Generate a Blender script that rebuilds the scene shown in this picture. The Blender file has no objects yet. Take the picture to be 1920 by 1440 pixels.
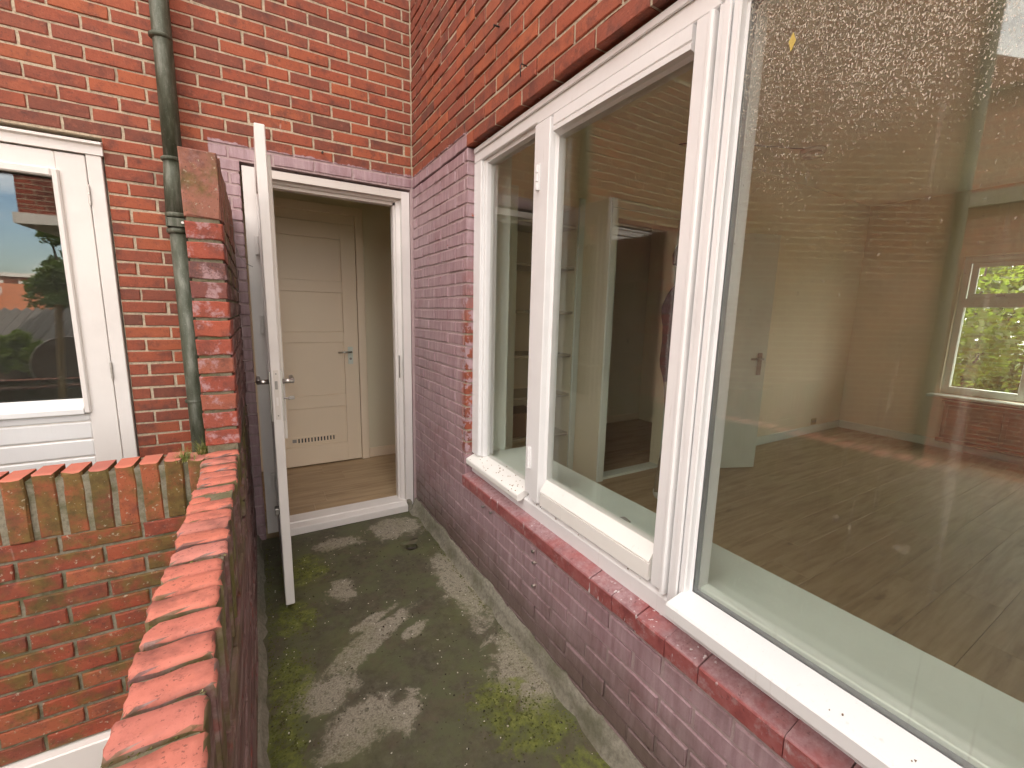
import bpy, math, random
from mathutils import Vector, Matrix
random.seed(7)
R = random.Random(11)
C = bpy.context.scene.collection
S = bpy.context.scene
PI = math.pi

# ------------------------------------------------------------------ camera, sky, sun, exposure
CAMZ = 1.37
def cam_axes(yaw, pit, rol):
    cy, sy, cp, sp = math.cos(yaw), math.sin(yaw), math.cos(pit), math.sin(pit)
    f = Vector((sy*cp, cy*cp, sp)); r = Vector((cy, -sy, 0)); u = r.cross(f)
    c, s = math.cos(rol), math.sin(rol)
    return c*r + s*u, -s*r + c*u, f
CR, CU, CF = cam_axes(math.radians(30.497), math.radians(-9.278), math.radians(1.3756))
cam = bpy.data.cameras.new('camera'); camo = bpy.data.objects.new('camera', cam); C.objects.link(camo)
m = Matrix.Identity(4)
for i in range(3):
    m[i][0] = CR[i]; m[i][1] = CU[i]; m[i][2] = -CF[i]
m[2][3] = CAMZ
camo.matrix_world = m
cam.sensor_width = 36; cam.lens = 806.64/1920*36; cam.clip_start = .02; cam.clip_end = 600
S.camera = camo
def to_px(P):
    d = Vector(P) - Vector((0, 0, CAMZ)); z = d.dot(CF)
    if z < .05: return None
    return 960 + 806.64*d.dot(CR)/z, 720 - 806.64*d.dot(CU)/z
def in_view(P, mg=70):
    q = to_px(P)
    return q is not None and -mg < q[0] < 1920+mg and -mg < q[1] < 1440+mg

SUN_AZ = Vector((.42, .90)).normalized(); SUN_EL = math.radians(50)
W = bpy.data.worlds.new('World'); S.world = W; W.use_nodes = True
wt = W.node_tree; wt.nodes.clear()
wo = wt.nodes.new('ShaderNodeOutputWorld'); wb = wt.nodes.new('ShaderNodeBackground')
sk = wt.nodes.new('ShaderNodeTexSky'); sk.sky_type = 'NISHITA'; sk.sun_disc = False
sk.sun_elevation = SUN_EL; sk.sun_rotation = math.atan2(SUN_AZ.x, SUN_AZ.y); sk.air_density = 1.0; sk.dust_density = 1.5
tc = wt.nodes.new('ShaderNodeTexCoord')
mp = wt.nodes.new('ShaderNodeMapping'); mp.inputs['Scale'].default_value = (1, 1, 2.2)
nz = wt.nodes.new('ShaderNodeTexNoise'); nz.inputs['Scale'].default_value = 1.9; nz.inputs['Detail'].default_value = 9; nz.inputs['Roughness'].default_value = .58
cr = wt.nodes.new('ShaderNodeValToRGB'); cr.color_ramp.elements[0].position = .33; cr.color_ramp.elements[1].position = .58
mx = wt.nodes.new('ShaderNodeMix'); mx.data_type = 'RGBA'
mx.inputs[7].default_value = (13.0, 12.1, 11.0, 1)          # sunlit cloud, in the sky texture's own units
wt.links.new(tc.outputs['Generated'], mp.inputs[0]); wt.links.new(mp.outputs[0], nz.inputs['Vector'])
wt.links.new(nz.outputs[0], cr.inputs[0]); wt.links.new(cr.outputs[0], mx.inputs[0]); wt.links.new(sk.outputs[0], mx.inputs[6])
wt.links.new(mx.outputs[2], wb.inputs[0]); wb.inputs[1].default_value = .12
wt.links.new(wb.outputs[0], wo.inputs[0])
sl = bpy.data.lights.new('sun', 'SUN'); sl.energy = 3.2; sl.angle = math.radians(.53); sl.color = (1, .94, .85)
so = bpy.data.objects.new('sun', sl); C.objects.link(so)
sd = Vector((SUN_AZ.x*math.cos(SUN_EL), SUN_AZ.y*math.cos(SUN_EL), math.sin(SUN_EL)))
so.rotation_euler = (-sd).to_track_quat('-Z', 'Y').to_euler(); so.location = (5, 8, 14)
vs = S.view_settings; vs.view_transform = 'Standard'; vs.look = 'None'; vs.gamma = 1; vs.exposure = 1.95
S.render.engine = 'CYCLES'
cy = S.cycles; cy.max_bounces = 10; cy.diffuse_bounces = 5; cy.glossy_bounces = 4; cy.transmission_bounces = 4
cy.transparent_max_bounces = 24; cy.caustics_reflective = False; cy.caustics_refractive = False
cy.use_denoising = True; cy.use_adaptive_sampling = True; cy.adaptive_threshold = .02; cy.sample_clamp_indirect = 10

# ------------------------------------------------------------------ mesh helpers
def off(o):
    v = Vector((0, 0, 0))
    while o is not None: v += o.location; o = o.parent
    return v
def tag(o, label=None, cat=None, group=None, kind=None):
    if label: o['label'] = label
    if cat: o['category'] = cat
    if group: o['group'] = group
    if kind: o['kind'] = kind
    return o
def thing(name, loc, label, cat, group=None):
    o = bpy.data.objects.new(name, None); C.objects.link(o); o.location = loc; o.empty_display_size = .1
    return tag(o, label, cat, group, 'thing')
def link(name, me, parent=None, loc=(0, 0, 0), rot=(0, 0, 0)):
    o = bpy.data.objects.new(name, me); C.objects.link(o)
    o.location = Vector(loc) - (off(parent) if parent else Vector((0, 0, 0))); o.rotation_euler = rot
    if parent: o.parent = parent
    return o
class MB:
    def __init__(s): s.v = []; s.f = []
    def add(s, vs, fs):
        n = len(s.v); s.v += [tuple(p) for p in vs]; s.f += [tuple(i+n for i in f) for f in fs]; return s
    def box(s, x0, x1, y0, y1, z0, z1):
        return s.add([(x0,y0,z0),(x1,y0,z0),(x1,y1,z0),(x0,y1,z0),(x0,y0,z1),(x1,y0,z1),(x1,y1,z1),(x0,y1,z1)],
                     [(0,3,2,1),(4,5,6,7),(0,1,5,4),(1,2,6,5),(2,3,7,6),(3,0,4,7)])
    def cbox(s, x0, x1, y0, y1, z0, z1, c=.0025):
        x0, x1 = sorted((x0, x1)); y0, y1 = sorted((y0, y1)); z0, z1 = sorted((z0, z1))
        c = min(c, (x1-x0)*.3, (y1-y0)*.3, (z1-z0)*.3)
        V = []; idx = {}
        X = (x0, x1); Y = (y0, y1); Z = (z0, z1); sg = (1, -1)
        for i in range(2):
            for j in range(2):
                for k in range(2):
                    for a in range(3):
                        p = [X[i], Y[j], Z[k]]; d = (sg[i], sg[j], sg[k])
                        for b in range(3):
                            if b != a: p[b] += d[b]*c
                        idx[i, j, k, a] = len(V); V.append(p)
        F = []
        for i in range(2):
            q = [idx[i,0,0,0], idx[i,1,0,0], idx[i,1,1,0], idx[i,0,1,0]]; F.append(q if i else q[::-1])
            q = [idx[0,i,0,1], idx[1,i,0,1], idx[1,i,1,1], idx[0,i,1,1]]; F.append(q[::-1] if i else q)
            q = [idx[0,0,i,2], idx[1,0,i,2], idx[1,1,i,2], idx[0,1,i,2]]; F.append(q if i else q[::-1])
        for i in range(2):
            for j in range(2):
                F.append([idx[i,j,0,0], idx[i,j,1,0], idx[i,j,1,1], idx[i,j,0,1]])
                F.append([idx[i,0,j,0], idx[i,1,j,0], idx[i,1,j,2], idx[i,0,j,2]])
                F.append([idx[0,i,j,1], idx[1,i,j,1], idx[1,i,j,2], idx[0,i,j,2]])
                for k in range(2): F.append([idx[i,j,k,0], idx[i,j,k,1], idx[i,j,k,2]])
        return s.add(V, F)
    def prism(s, poly, axis, a, b):
        """poly: 2-D points in the two other axes (in axis order), extruded along axis from a to b"""
        def P(q, t):
            p = list(q); p.insert(axis, t); return p
        n = len(poly)
        return s.add([P(q, a) for q in poly] + [P(q, b) for q in poly],
                     [tuple(range(n))[::-1], tuple(range(n, 2*n))] + [(i, (i+1) % n, n+(i+1) % n, n+i) for i in range(n)])
    def tube(s, path, r, n=10, cap=True):
        path = [Vector(p) for p in path]; V = []; F = []
        rs = r if isinstance(r, (list, tuple)) else [r]*len(path)
        up = None
        for i, p in enumerate(path):
            t = (path[min(i+1, len(path)-1)] - path[max(i-1, 0)]).normalized()
            if up is None: up = Vector((0, 0, 1)) if abs(t.z) < .9 else Vector((1, 0, 0))
            a = t.cross(up).normalized(); b = t.cross(a).normalized()
            up = b.cross(t) if False else up
            for k in range(n):
                w = 2*PI*k/n; V.append(p + rs[i]*(math.cos(w)*a + math.sin(w)*b))
        for i in range(len(path)-1):
            for k in range(n):
                F.append((i*n+k, i*n+(k+1) % n, (i+1)*n+(k+1) % n, (i+1)*n+k))
        if cap: F.append(tuple(range(n))[::-1]); F.append(tuple(range((len(path)-1)*n, len(path)*n)))
        return s.add(V, F)
    def disc(s, c, ax, r, t, n=24):
        ax = Vector(ax).normalized(); c = Vector(c)
        return s.tube([c - ax*t/2, c + ax*t/2], r, n)
    def build(s, name, mat=None, parent=None, smooth=False, fix=True):
        o0 = off(parent) if parent else Vector((0, 0, 0))
        me = bpy.data.meshes.new(name); me.from_pydata([Vector(p)-o0 for p in s.v], [], s.f); me.update()
        if fix:
            import bmesh
            bm = bmesh.new(); bm.from_mesh(me); bmesh.ops.recalc_face_normals(bm, faces=bm.faces); bm.to_mesh(me); bm.free()
        if smooth:
            for p in me.polygons: p.use_smooth = True
        if mat: me.materials.append(mat)
        o = bpy.data.objects.new(name, me); C.objects.link(o)
        if parent: o.parent = parent
        return o
def cb(name, mat, parent, *b, c=.0025): return MB().cbox(*b, c=c).build(name, mat, parent)

# ------------------------------------------------------------------ material helpers
class N:
    def __init__(s, name, rough=.7):
        s.m = bpy.data.materials.new(name); s.m.use_nodes = True; s.t = s.m.node_tree
        s.b = s.t.nodes['Principled BSDF']; s.b.inputs['Roughness'].default_value = rough; s.out = s.t.nodes['Material Output']
        s._p = None
    def n(s, ty): return s.t.nodes.new(ty)
    def l(s, a, b): s.t.links.new(a, b)
    def put(s, sock, v):
        if isinstance(v, (int, float)): sock.default_value = v
        elif isinstance(v, (tuple, list)): sock.default_value = tuple(v) + ((1,) if len(v) == 3 and len(sock.default_value) == 4 else ())
        else: s.l(v, sock)
    def pos(s):
        if s._p is None: s._p = s.n('ShaderNodeNewGeometry').outputs['Position']
        return s._p
    def rnd(s): return s.n('ShaderNodeObjectInfo').outputs['Random']
    def map(s, vec, scale=(1, 1, 1), rot=(0, 0, 0), loc=(0, 0, 0)):
        n = s.n('ShaderNodeMapping'); s.l(vec, n.inputs[0]); n.inputs['Scale'].default_value = scale
        n.inputs['Rotation'].default_value = rot; n.inputs['Location'].default_value = loc; return n.outputs[0]
    def addv(s, vec, val, k=7.3):
        n = s.n('ShaderNodeVectorMath'); n.operation = 'MULTIPLY_ADD'; s.l(val, n.inputs[0])
        n.inputs[1].default_value = (k, k*1.7, k*.6); s.l(vec, n.inputs[2]); return n.outputs[0]
    def noise(s, scale, vec=None, detail=4, rough=.55, dist=0):
        n = s.n('ShaderNodeTexNoise'); n.inputs['Scale'].default_value = scale; n.inputs['Detail'].default_value = detail
        n.inputs['Roughness'].default_value = rough; n.inputs['Distortion'].default_value = dist
        s.l(vec if vec is not None else s.pos(), n.inputs['Vector']); return n.outputs[0]
    def voro(s, scale, vec=None, out='Distance'):
        n = s.n('ShaderNodeTexVoronoi'); n.inputs['Scale'].default_value = scale
        s.l(vec if vec is not None else s.pos(), n.inputs['Vector']); return n.outputs[out]
    def ramp(s, fac, stops, interp='LINEAR'):
        n = s.n('ShaderNodeValToRGB'); s.put(n.inputs[0], fac); cr = n.color_ramp; cr.interpolation = interp
        while len(cr.elements) < len(stops): cr.elements.new(.5)
        for e, (p, c) in zip(cr.elements, stops):
            e.position = p; e.color = (c, c, c, 1) if isinstance(c, (int, float)) else tuple(c) + (1,)
        return n.outputs[0]
    def mix(s, a, b, fac, mode='MIX'):
        n = s.n('ShaderNodeMix'); n.data_type = 'RGBA'; n.blend_type = mode
        s.put(n.inputs[0], fac); s.put(n.inputs[6], a); s.put(n.inputs[7], b); return n.outputs[2]
    def mt(s, op, a, b=0.0, c=0.0):
        n = s.n('ShaderNodeMath'); n.operation = op; s.put(n.inputs[0], a); s.put(n.inputs[1], b); s.put(n.inputs[2], c); return n.outputs[0]
    def step(s, x, e0, e1):
        n = s.n('ShaderNodeMapRange'); n.interpolation_type = 'SMOOTHSTEP'; s.put(n.inputs[0], x); s.put(n.inputs[1], e0); s.put(n.inputs[2], e1)
        return n.outputs[0]
    def xyz(s, vec=None):
        n = s.n('ShaderNodeSeparateXYZ'); s.l(vec if vec is not None else s.pos(), n.inputs[0]); return n.outputs
    def bump(s, h, strength=.3, dist=.002):
        n = s.n('ShaderNodeBump'); n.inputs['Strength'].default_value = strength; n.inputs['Distance'].default_value = dist
        s.l(h, n.inputs['Height']); s.l(n.outputs[0], s.b.inputs['Normal'])
    def col(s, c): s.put(s.b.inputs['Base Color'], c); return s
    def rough(s, r): s.put(s.b.inputs['Roughness'], r); return s
def plain(name, c, rough=.6, metal=0, var=.06, scale=9, spec=None):
    n = N(name, rough); k = n.noise(scale, detail=5)
    n.col(n.mix(tuple(x*(1-var*2) for x in c), tuple(min(1, x*(1+var)) for x in c), k)); n.b.inputs['Metallic'].default_value = metal
    if spec is not None: n.b.inputs['Specular IOR Level'].default_value = spec
    return n.m

# ---- bricks
RED = [(0, (.15, .052, .034)), (.08, (.21, .060, .036)), (.3, (.275, .067, .035)), (.6, (.33, .080, .038)), (.85, (.375, .100, .042)), (1, (.26, .067, .040))]
def brick_common(n, stops, k=7.3):
    r = n.rnd(); v = n.addv(n.pos(), r, k)
    base = n.ramp(r, stops)
    big = n.noise(14, v, 5, .6); fine = n.noise(120, v, 3)
    c = n.mix(base, (.09, .033, .028), n.mt('MULTIPLY', n.step(big, .46, .74), .7))
    c = n.mix(c, (.43, .12, .06), n.mt('MULTIPLY', n.step(n.noise(9, n.map(v, loc=(3, 1, 4)), 4), .56, .8), .35))
    c = n.mix(c, (.50, .17, .10), n.mt('MULTIPLY', n.step(n.noise(48, n.map(v, loc=(1, 6, 2)), 5, .7), .52, .72), .30)); c = n.mix(c, (.075, .030, .024), n.mt('MULTIPLY', n.step(n.noise(36, n.map(v, loc=(6, 1, 2)), 5, .72), .55, .70), .5))
    pits = n.step(n.noise(200, v, 2), .62, .70)
    c = n.mix(c, (.045, .022, .018), n.mt('MULTIPLY', pits, .55))
    return c, v, fine, big
def soot(n, c, amount=.35):
    k = n.step(n.noise(2.3, n.map(n.pos(), loc=(5, 2, 9)), 6, .65), .45, .75)
    return n.mix(c, (.06, .04, .034), n.mt('MULTIPLY', k, amount))
def droppings(n, c, lo=.72, scale=26):
    v = n.map(n.pos(), scale=(scale, scale, scale*.22))
    a = n.step(n.noise(1.0, v, 2, .5), lo, lo+.03)
    b = n.step(n.noise(1.6, None, 3), .50, .62)
    return n.mix(c, (.62, .58, .52), n.mt('MULTIPLY', n.mt('MULTIPLY', a, b), .8))
def paint_colour(n, fine, grime=True):
    st = n.noise(1.0, n.map(n.pos(), scale=(46, 46, 5)), 5, .6)
    c = n.ramp(st, [(.25, (.26, .155, .172)), (.5, (.37, .245, .268)), (.75, (.47, .34, .36))])
    c = n.mix(c, (.24, .10, .11), n.mt('MULTIPLY', n.step(n.noise(5, None, 5, .6), .5, .8), .5))
    return c
def back_mask(n):
    x, y, z = n.xyz(); k = n.mt('MULTIPLY_ADD', n.noise(38, None, 3), .034, -.017)
    k2 = n.mt('MULTIPLY_ADD', n.noise(4, n.map(n.pos(), loc=(4, 0, 0)), 3), .05, -.025)
    a = n.step(n.mt('ADD', n.mt('ADD', n.mt('SUBTRACT', 2.206, z), k), k2), 0, .006)
    b = n.step(n.mt('ADD', n.mt('SUBTRACT', x, -.166), n.mt('MULTIPLY', k, .4)), 0, .004)
    return n.mt('MULTIPLY', a, b)
def right_mask(n):
    x, y, z = n.xyz(); k = n.mt('MULTIPLY_ADD', n.noise(38, None, 3), .022, -.011)
    a = n.step(n.mt('ADD', n.mt('SUBTRACT', 2.199, z), k), 0, .006)
    b = n.mt('MAXIMUM', n.mt('MAXIMUM', n.step(n.mt('ADD', y, n.mt('MULTIPLY', k, .3)), 1.966, 1.969), n.step(z, 1.3, 1.2)), n.mt('MULTIPLY', n.step(z, 2.124, 2.120), n.step(y, 1.940, 1.950)))
    near = n.mt('MULTIPLY', n.step(y, 2.05, 1.965), n.mt('MULTIPLY', n.step(z, .62, .7), n.step(z, 1.75, 1.2)))
    chip = n.mt('MULTIPLY', n.step(n.noise(21, None, 4, .62), .44, .52), near)
    chip2 = n.step(n.noise(30, n.map(n.pos(), loc=(7, 7, 1)), 4, .6), .70, .74)
    return n.mt('MULTIPLY', n.mt('MULTIPLY', a, b), n.mt('SUBTRACT', 1.0, n.mt('MAXIMUM', chip, n.mt('MULTIPLY', chip2, .9))))
def grime_low(n, c, top=.42):
    x, y, z = n.xyz(); k = n.mt('MULTIPLY_ADD', n.noise(6, None, 6, .65), .8, -.4)
    g = n.step(n.mt('ADD', n.mt('DIVIDE', z, top), k), .95, .25)
    return n.mix(c, (.125, .095, .07), n.mt('MULTIPLY', g, .7))
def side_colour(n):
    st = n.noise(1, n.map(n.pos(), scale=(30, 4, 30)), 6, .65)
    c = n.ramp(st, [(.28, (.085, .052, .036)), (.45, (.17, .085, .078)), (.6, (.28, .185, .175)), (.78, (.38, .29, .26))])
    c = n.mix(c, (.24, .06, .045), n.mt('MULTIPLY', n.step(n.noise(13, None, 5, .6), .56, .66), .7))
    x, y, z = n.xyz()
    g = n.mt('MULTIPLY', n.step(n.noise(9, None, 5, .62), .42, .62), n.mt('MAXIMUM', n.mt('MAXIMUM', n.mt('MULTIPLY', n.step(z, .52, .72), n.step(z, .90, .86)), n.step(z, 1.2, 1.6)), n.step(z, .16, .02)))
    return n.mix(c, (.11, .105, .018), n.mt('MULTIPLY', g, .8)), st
def brick_mat(name, stops=RED, mask=None, low=False, drop=.73, moss=0, wash=0, bump=.5, top=None, sides=None):
    n = N(name, .82); c, v, fine, big = brick_common(n, stops)
    c = soot(n, c)
    if wash:
        w = n.step(n.noise(26, v, 5, .7), .50, .66)
        c = n.mix(c, (.42, .27, .28), n.mt('MULTIPLY', w, wash))
    c = droppings(n, c, drop)
    if mask:
        mk = mask(n); c = n.mix(c, paint_colour(n, fine), mk); n.rough(n.mt('MULTIPLY_ADD', mk, -.42, .82))
    if low: c = grime_low(n, c)
    if moss:
        g = n.step(n.noise(9, n.map(v, loc=(2, 2, 2)), 6, .66), .56-moss*.25, .74-moss*.2)
        c = n.mix(c, n.ramp(n.noise(40, v), [(.3, (.055, .055, .012)), (.7, (.15, .13, .03))]), n.mt('MULTIPLY', g, .75))
        sp = n.step(n.noise(75, v, 3, .6), .63, .70); c = n.mix(c, (.42, .39, .29), n.mt('MULTIPLY', sp, .6))
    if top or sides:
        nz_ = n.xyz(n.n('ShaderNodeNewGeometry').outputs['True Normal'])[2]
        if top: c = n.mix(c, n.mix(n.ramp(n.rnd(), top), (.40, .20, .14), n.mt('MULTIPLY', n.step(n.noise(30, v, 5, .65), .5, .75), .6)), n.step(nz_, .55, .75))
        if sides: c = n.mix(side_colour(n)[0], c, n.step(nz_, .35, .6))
    n.col(c); n.bump(n.mix(fine, big, .4), bump*1.5, .003); return n.m
def mortar_mat(name, colr=(.36, .29, .205), mask=None, low=False, moss=0):
    n = N(name, .9); g = n.noise(90, None, 5, .7)
    c = n.mix(tuple(x*.55 for x in colr), colr, n.step(g, .25, .6))
    c = n.mix(c, (.10, .08, .06), n.mt('MULTIPLY', n.step(n.noise(4, None, 5), .5, .8), .55))
    if mask: c = n.mix(c, n.mix(paint_colour(n, g), (.52, .42, .40), .55), mask(n))
    if low: c = grime_low(n, c)
    if moss: c = n.mix(c, (.085, .085, .022), n.mt('MULTIPLY', n.step(n.noise(16, None, 5, .65), .42, .68), moss))
    n.col(c); n.bump(g, .8, .004); return n.m
M = {}
M['brick_back'] = brick_mat('brick_back', mask=back_mask)
M['mortar_back'] = mortar_mat('mortar_back', (.53, .44, .32), mask=back_mask)
M['brick_right'] = brick_mat('brick_right', mask=right_mask, low=True, drop=.69)
M['mortar_right'] = mortar_mat('mortar_right', (.48, .40, .29), mask=right_mask, low=True)
M['brick_plain'] = brick_mat('brick_plain')
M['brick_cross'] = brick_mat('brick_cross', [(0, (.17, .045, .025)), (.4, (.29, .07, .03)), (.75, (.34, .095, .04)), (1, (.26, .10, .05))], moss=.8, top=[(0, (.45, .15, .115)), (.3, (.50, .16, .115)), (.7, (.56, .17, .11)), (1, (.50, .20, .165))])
M['brick_cross_low'] = brick_mat('brick_cross_low', [(0, (.20, .05, .027)), (.5, (.30, .06, .028)), (1, (.34, .10, .045))], moss=.45)
M['mortar_moss'] = mortar_mat('mortar_moss', (.27, .245, .18), moss=.7)
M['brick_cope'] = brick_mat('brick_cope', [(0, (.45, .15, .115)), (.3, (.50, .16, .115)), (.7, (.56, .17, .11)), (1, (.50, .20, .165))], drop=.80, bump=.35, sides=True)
M['brick_pier'] = brick_mat('brick_pier', [(0, (.13, .06, .055)), (.2, (.30, .065, .04)), (.7, (.38, .085, .045)), (1, (.30, .10, .06))], wash=.8)
M['brick_slab'] = brick_mat('brick_slab', [(0, (.27, .12, .085)), (1, (.31, .125, .085))], moss=.35, wash=.25)
def side_mat():
    n = N('painted_side', .75); c, st = side_colour(n); n.col(c); n.bump(st, .7, .004); return n.m
M['side'] = side_mat()
def brick_tex(name, tone=1.0, wall='y'):
    """far brickwork: the courses are in the material"""
    n = N(name, .85); x, y, z = n.xyz()
    cb_ = n.n('ShaderNodeCombineXYZ'); n.put(cb_.inputs[0], n.mt('ADD', x, n.mt('MULTIPLY', y, .9))); n.put(cb_.inputs[1], z)
    b = n.n('ShaderNodeTexBrick'); n.l(cb_.outputs[0], b.inputs['Vector']); b.inputs['Scale'].default_value = 1
    b.inputs['Brick Width'].default_value = .204; b.inputs['Row Height'].default_value = .0615; b.inputs['Mortar Size'].default_value = .0055
    b.inputs['Color1'].default_value = (.30*tone, .065*tone, .037*tone, 1); b.inputs['Color2'].default_value = (.17*tone, .05*tone, .035*tone, 1)
    b.inputs['Mortar'].default_value = (.36*tone, .29*tone, .2*tone, 1)
    n.col(soot(n, b.outputs[0], .5)); return n.m
M['far_brick'] = brick_tex('far_brick'); M['far_brick_dark'] = brick_tex('far_brick_dark', .7)

# ---- paint, timber, metal, glass
def white_paint(name, c=(.80, .80, .80), rough=.38, dirt=.25):
    n = N(name, rough); k = n.noise(3, None, 6, .6); f = n.noise(60, None, 4, .7)
    cc = n.mix(c, tuple(x*.86 for x in c), n.mt('MULTIPLY', n.step(k, .4, .75), .7))
    cc = n.mix(cc, (.30, .25, .19), n.mt('MULTIPLY', n.step(f, .68, .8), dirt))
    cc = n.mix(cc, (.42, .37, .30), n.mt('MULTIPLY', n.step(n.noise(1, n.map(n.pos(), scale=(70, 70, 6)), 5, .7), .60, .74), dirt*.55))
    n.col(cc); n.bump(n.noise(1, n.map(n.pos(), scale=(140, 140, 14)), 3), .15, .0012); return n.m
M['white'] = white_paint('white_paint', dirt=.4); M['white_warm'] = white_paint('white_paint_warm', (.79, .755, .725))
M['white_dirty'] = white_paint('white_paint_dirty', (.84, .83, .79), .5, .7)
M['white_aged'] = white_paint('white_paint_aged', (.70, .655, .60), .5, .6)
M['white_in'] = white_paint('white_paint_inside', (.72, .78, .71), .4, .1)
M['plaster'] = plain('plaster_wall', (.77, .71, .54), .9, var=.04, scale=2)
M['ceiling'] = plain('ceiling_paint', (.78, .73, .58), .9, var=.03, scale=2)
M['door_in'] = plain('inside_door_paint', (.86, .73, .56), .45, var=.03, scale=3)
M['steel'] = plain('brushed_steel', (.60, .58, .55), .32, 1, .1, 40)
M['dark_steel'] = plain('dull_steel', (.33, .31, .29), .45, .9, .15, 50)
M['black'] = plain('black_plastic', (.015, .015, .015), .5)
M['grey_seal'] = plain('grey_spacer', (.33, .35, .37), .4, .5)
M['brass'] = plain('socket_plastic', (.45, .38, .22), .5)
def zinc():
    n = N('weathered_zinc', .55); k = n.noise(1, n.map(n.pos(), scale=(34, 34, 7)), 6, .65); f = n.noise(170, None, 3)
    x, y, z = n.xyz()
    c = n.ramp(k, [(.3, (.040, .046, .026)), (.5, (.085, .094, .066)), (.72, (.21, .215, .18))])
    g = n.mt('MULTIPLY', n.step(n.noise(5, n.map(n.pos(), scale=(1, 1, .3)), 4), .42, .62), n.step(x, -.31, -.285))
    c = n.mix(c, (.065, .07, .018), n.mt('MULTIPLY', g, .75))
    c = n.mix(c, (.4, .4, .36), n.mt('MULTIPLY', n.step(f, .62, .75), .35))
    n.col(c); n.b.inputs['Metallic'].default_value = .25; n.bump(f, .25, .001); return n.m
M['zinc'] = zinc()
def glass_mat(name, dirt=None, tint=(.985, .995, .985)):
    n = N(name); t = n.t; t.nodes.remove(n.b)
    tr = n.n('ShaderNodeBsdfTransparent'); tr.inputs[0].default_value = tint + (1,)
    gl = n.n('ShaderNodeBsdfGlossy'); gl.inputs['Roughness'].default_value = .0; gl.inputs['Color'].default_value = (1, 1, 1, 1)
    g = n.n('ShaderNodeNewGeometry'); dp = n.n('ShaderNodeVectorMath'); dp.operation = 'DOT_PRODUCT'
    n.l(g.outputs['Incoming'], dp.inputs[0]); n.l(g.outputs['Normal'], dp.inputs[1])
    k = n.mt('POWER', n.mt('SUBTRACT', 1.0, n.mt('ABSOLUTE', dp.outputs['Value'])), 5.0)
    fr = n.mt('MULTIPLY_ADD', k, .96, .04)
    bp = n.n('ShaderNodeBump'); bp.inputs['Strength'].default_value = .045; bp.inputs['Distance'].default_value = .01; n.l(n.noise(2.6, None, 2), bp.inputs['Height']); n.l(bp.outputs[0], gl.inputs['Normal'])
    ms = n.n('ShaderNodeMixShader'); n.l(fr, ms.inputs[0]); n.l(tr.outputs[0], ms.inputs[1]); n.l(gl.outputs[0], ms.inputs[2])
    last = ms.outputs[0]
    if dirt:
        df = n.n('ShaderNodeBsdfDiffuse'); df.inputs[0].default_value = (.62, .56, .47, 1)
        m2 = n.n('ShaderNodeMixShader'); n.l(dirt(n), m2.inputs[0]); n.l(last, m2.inputs[1]); n.l(df.outputs[0], m2.inputs[2]); last = m2.outputs[0]
    n.l(last, n.out.inputs[0]); return n.m
def light_dirt(n):
    sp = n.mt('MULTIPLY', n.step(n.noise(210, None, 2), .76, .80), .5)
    st = n.mt('MULTIPLY', n.step(n.noise(1, n.map(n.pos(), scale=(1, 110, 9)), 4), .73, .77), .4)
    return n.mt('ADD', n.mt('MAXIMUM', sp, st), .006)
def heavy_dirt(n):
    x, y, z = n.xyz(); big = n.noise(5, None, 4)
    zz = n.mt('ADD', z, n.mt('MULTIPLY_ADD', big, .5, -.25))
    dens = n.step(zz, 1.50, 1.92)
    th = n.mt('MULTIPLY_ADD', dens, -.185, .745)
    v = n.map(n.pos(), scale=(1, 1, .62))
    nn_ = n.noise(400, v, 2)
    sp = n.step(nn_, th, n.mt('ADD', th, .10))
    sp = n.mt('MULTIPLY', sp, n.mt('MULTIPLY_ADD', dens, .55, .45))
    sp = n.mt('MAXIMUM', sp, n.mt('MULTIPLY', n.mt('MULTIPLY', n.step(n.noise(150, v, 2), .70, .78), n.step(zz, 1.2, 1.6)), .35))
    run = n.mt('MULTIPLY', n.step(n.noise(1, n.map(n.pos(), scale=(1, 42, 1.3)), 4, .6), .57, .74), n.step(y, .5, .1))
    wide = n.step(n.noise(3.1, n.map(n.pos(), scale=(1, 1, .8), loc=(2, 3, 1)), 5, .62), .5, .8)
    sm = n.mt('MULTIPLY', n.step(n.noise(34, n.map(n.pos(), scale=(1, 1, .5), rot=(.6, 0, 0)), 4, .7), .60, .75), n.step(n.noise(4, n.map(n.pos(), loc=(0, 1.3, .6)), 3), .55, .7))
    a = n.mt('MAXIMUM', sp, n.mt('MULTIPLY', sm, .25))
    a = n.mt('ADD', a, n.mt('MULTIPLY', run, .10))
    return n.mt('MINIMUM', n.mt('ADD', n.mt('ADD', a, n.mt('MULTIPLY', wide, .035)), n.mt('MULTIPLY_ADD', dens, .03, .012)), .9)
M['glass'] = glass_mat('window_glass', light_dirt); M['glass_dirty'] = glass_mat('dirty_window_glass', heavy_dirt)
M['glass_clean'] = glass_mat('clean_glass')
def wood_floor():
    n = N('laminate_floor', .42); r = n.rnd(); v = n.addv(n.pos(), r, 5)
    g = n.noise(1, n.map(v, scale=(2.2, 26, 1)), 7, .62, .4); k = n.step(n.noise(1, n.map(v, scale=(5, 16, 1), loc=(3, 3, 0)), 4), .62, .78)
    c = n.ramp(g, [(.3, (.31, .21, .12)), (.52, (.45, .33, .20)), (.75, (.56, .42, .27))])
    c = n.mix(c, (.15, .092, .05), n.mt('MULTIPLY', k, .55))
    c = n.mix(c, (.36, .24, .14), n.mt('MULTIPLY', r, .25)); n.col(c); return n.m
M['floor_wood'] = wood_floor()
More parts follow.
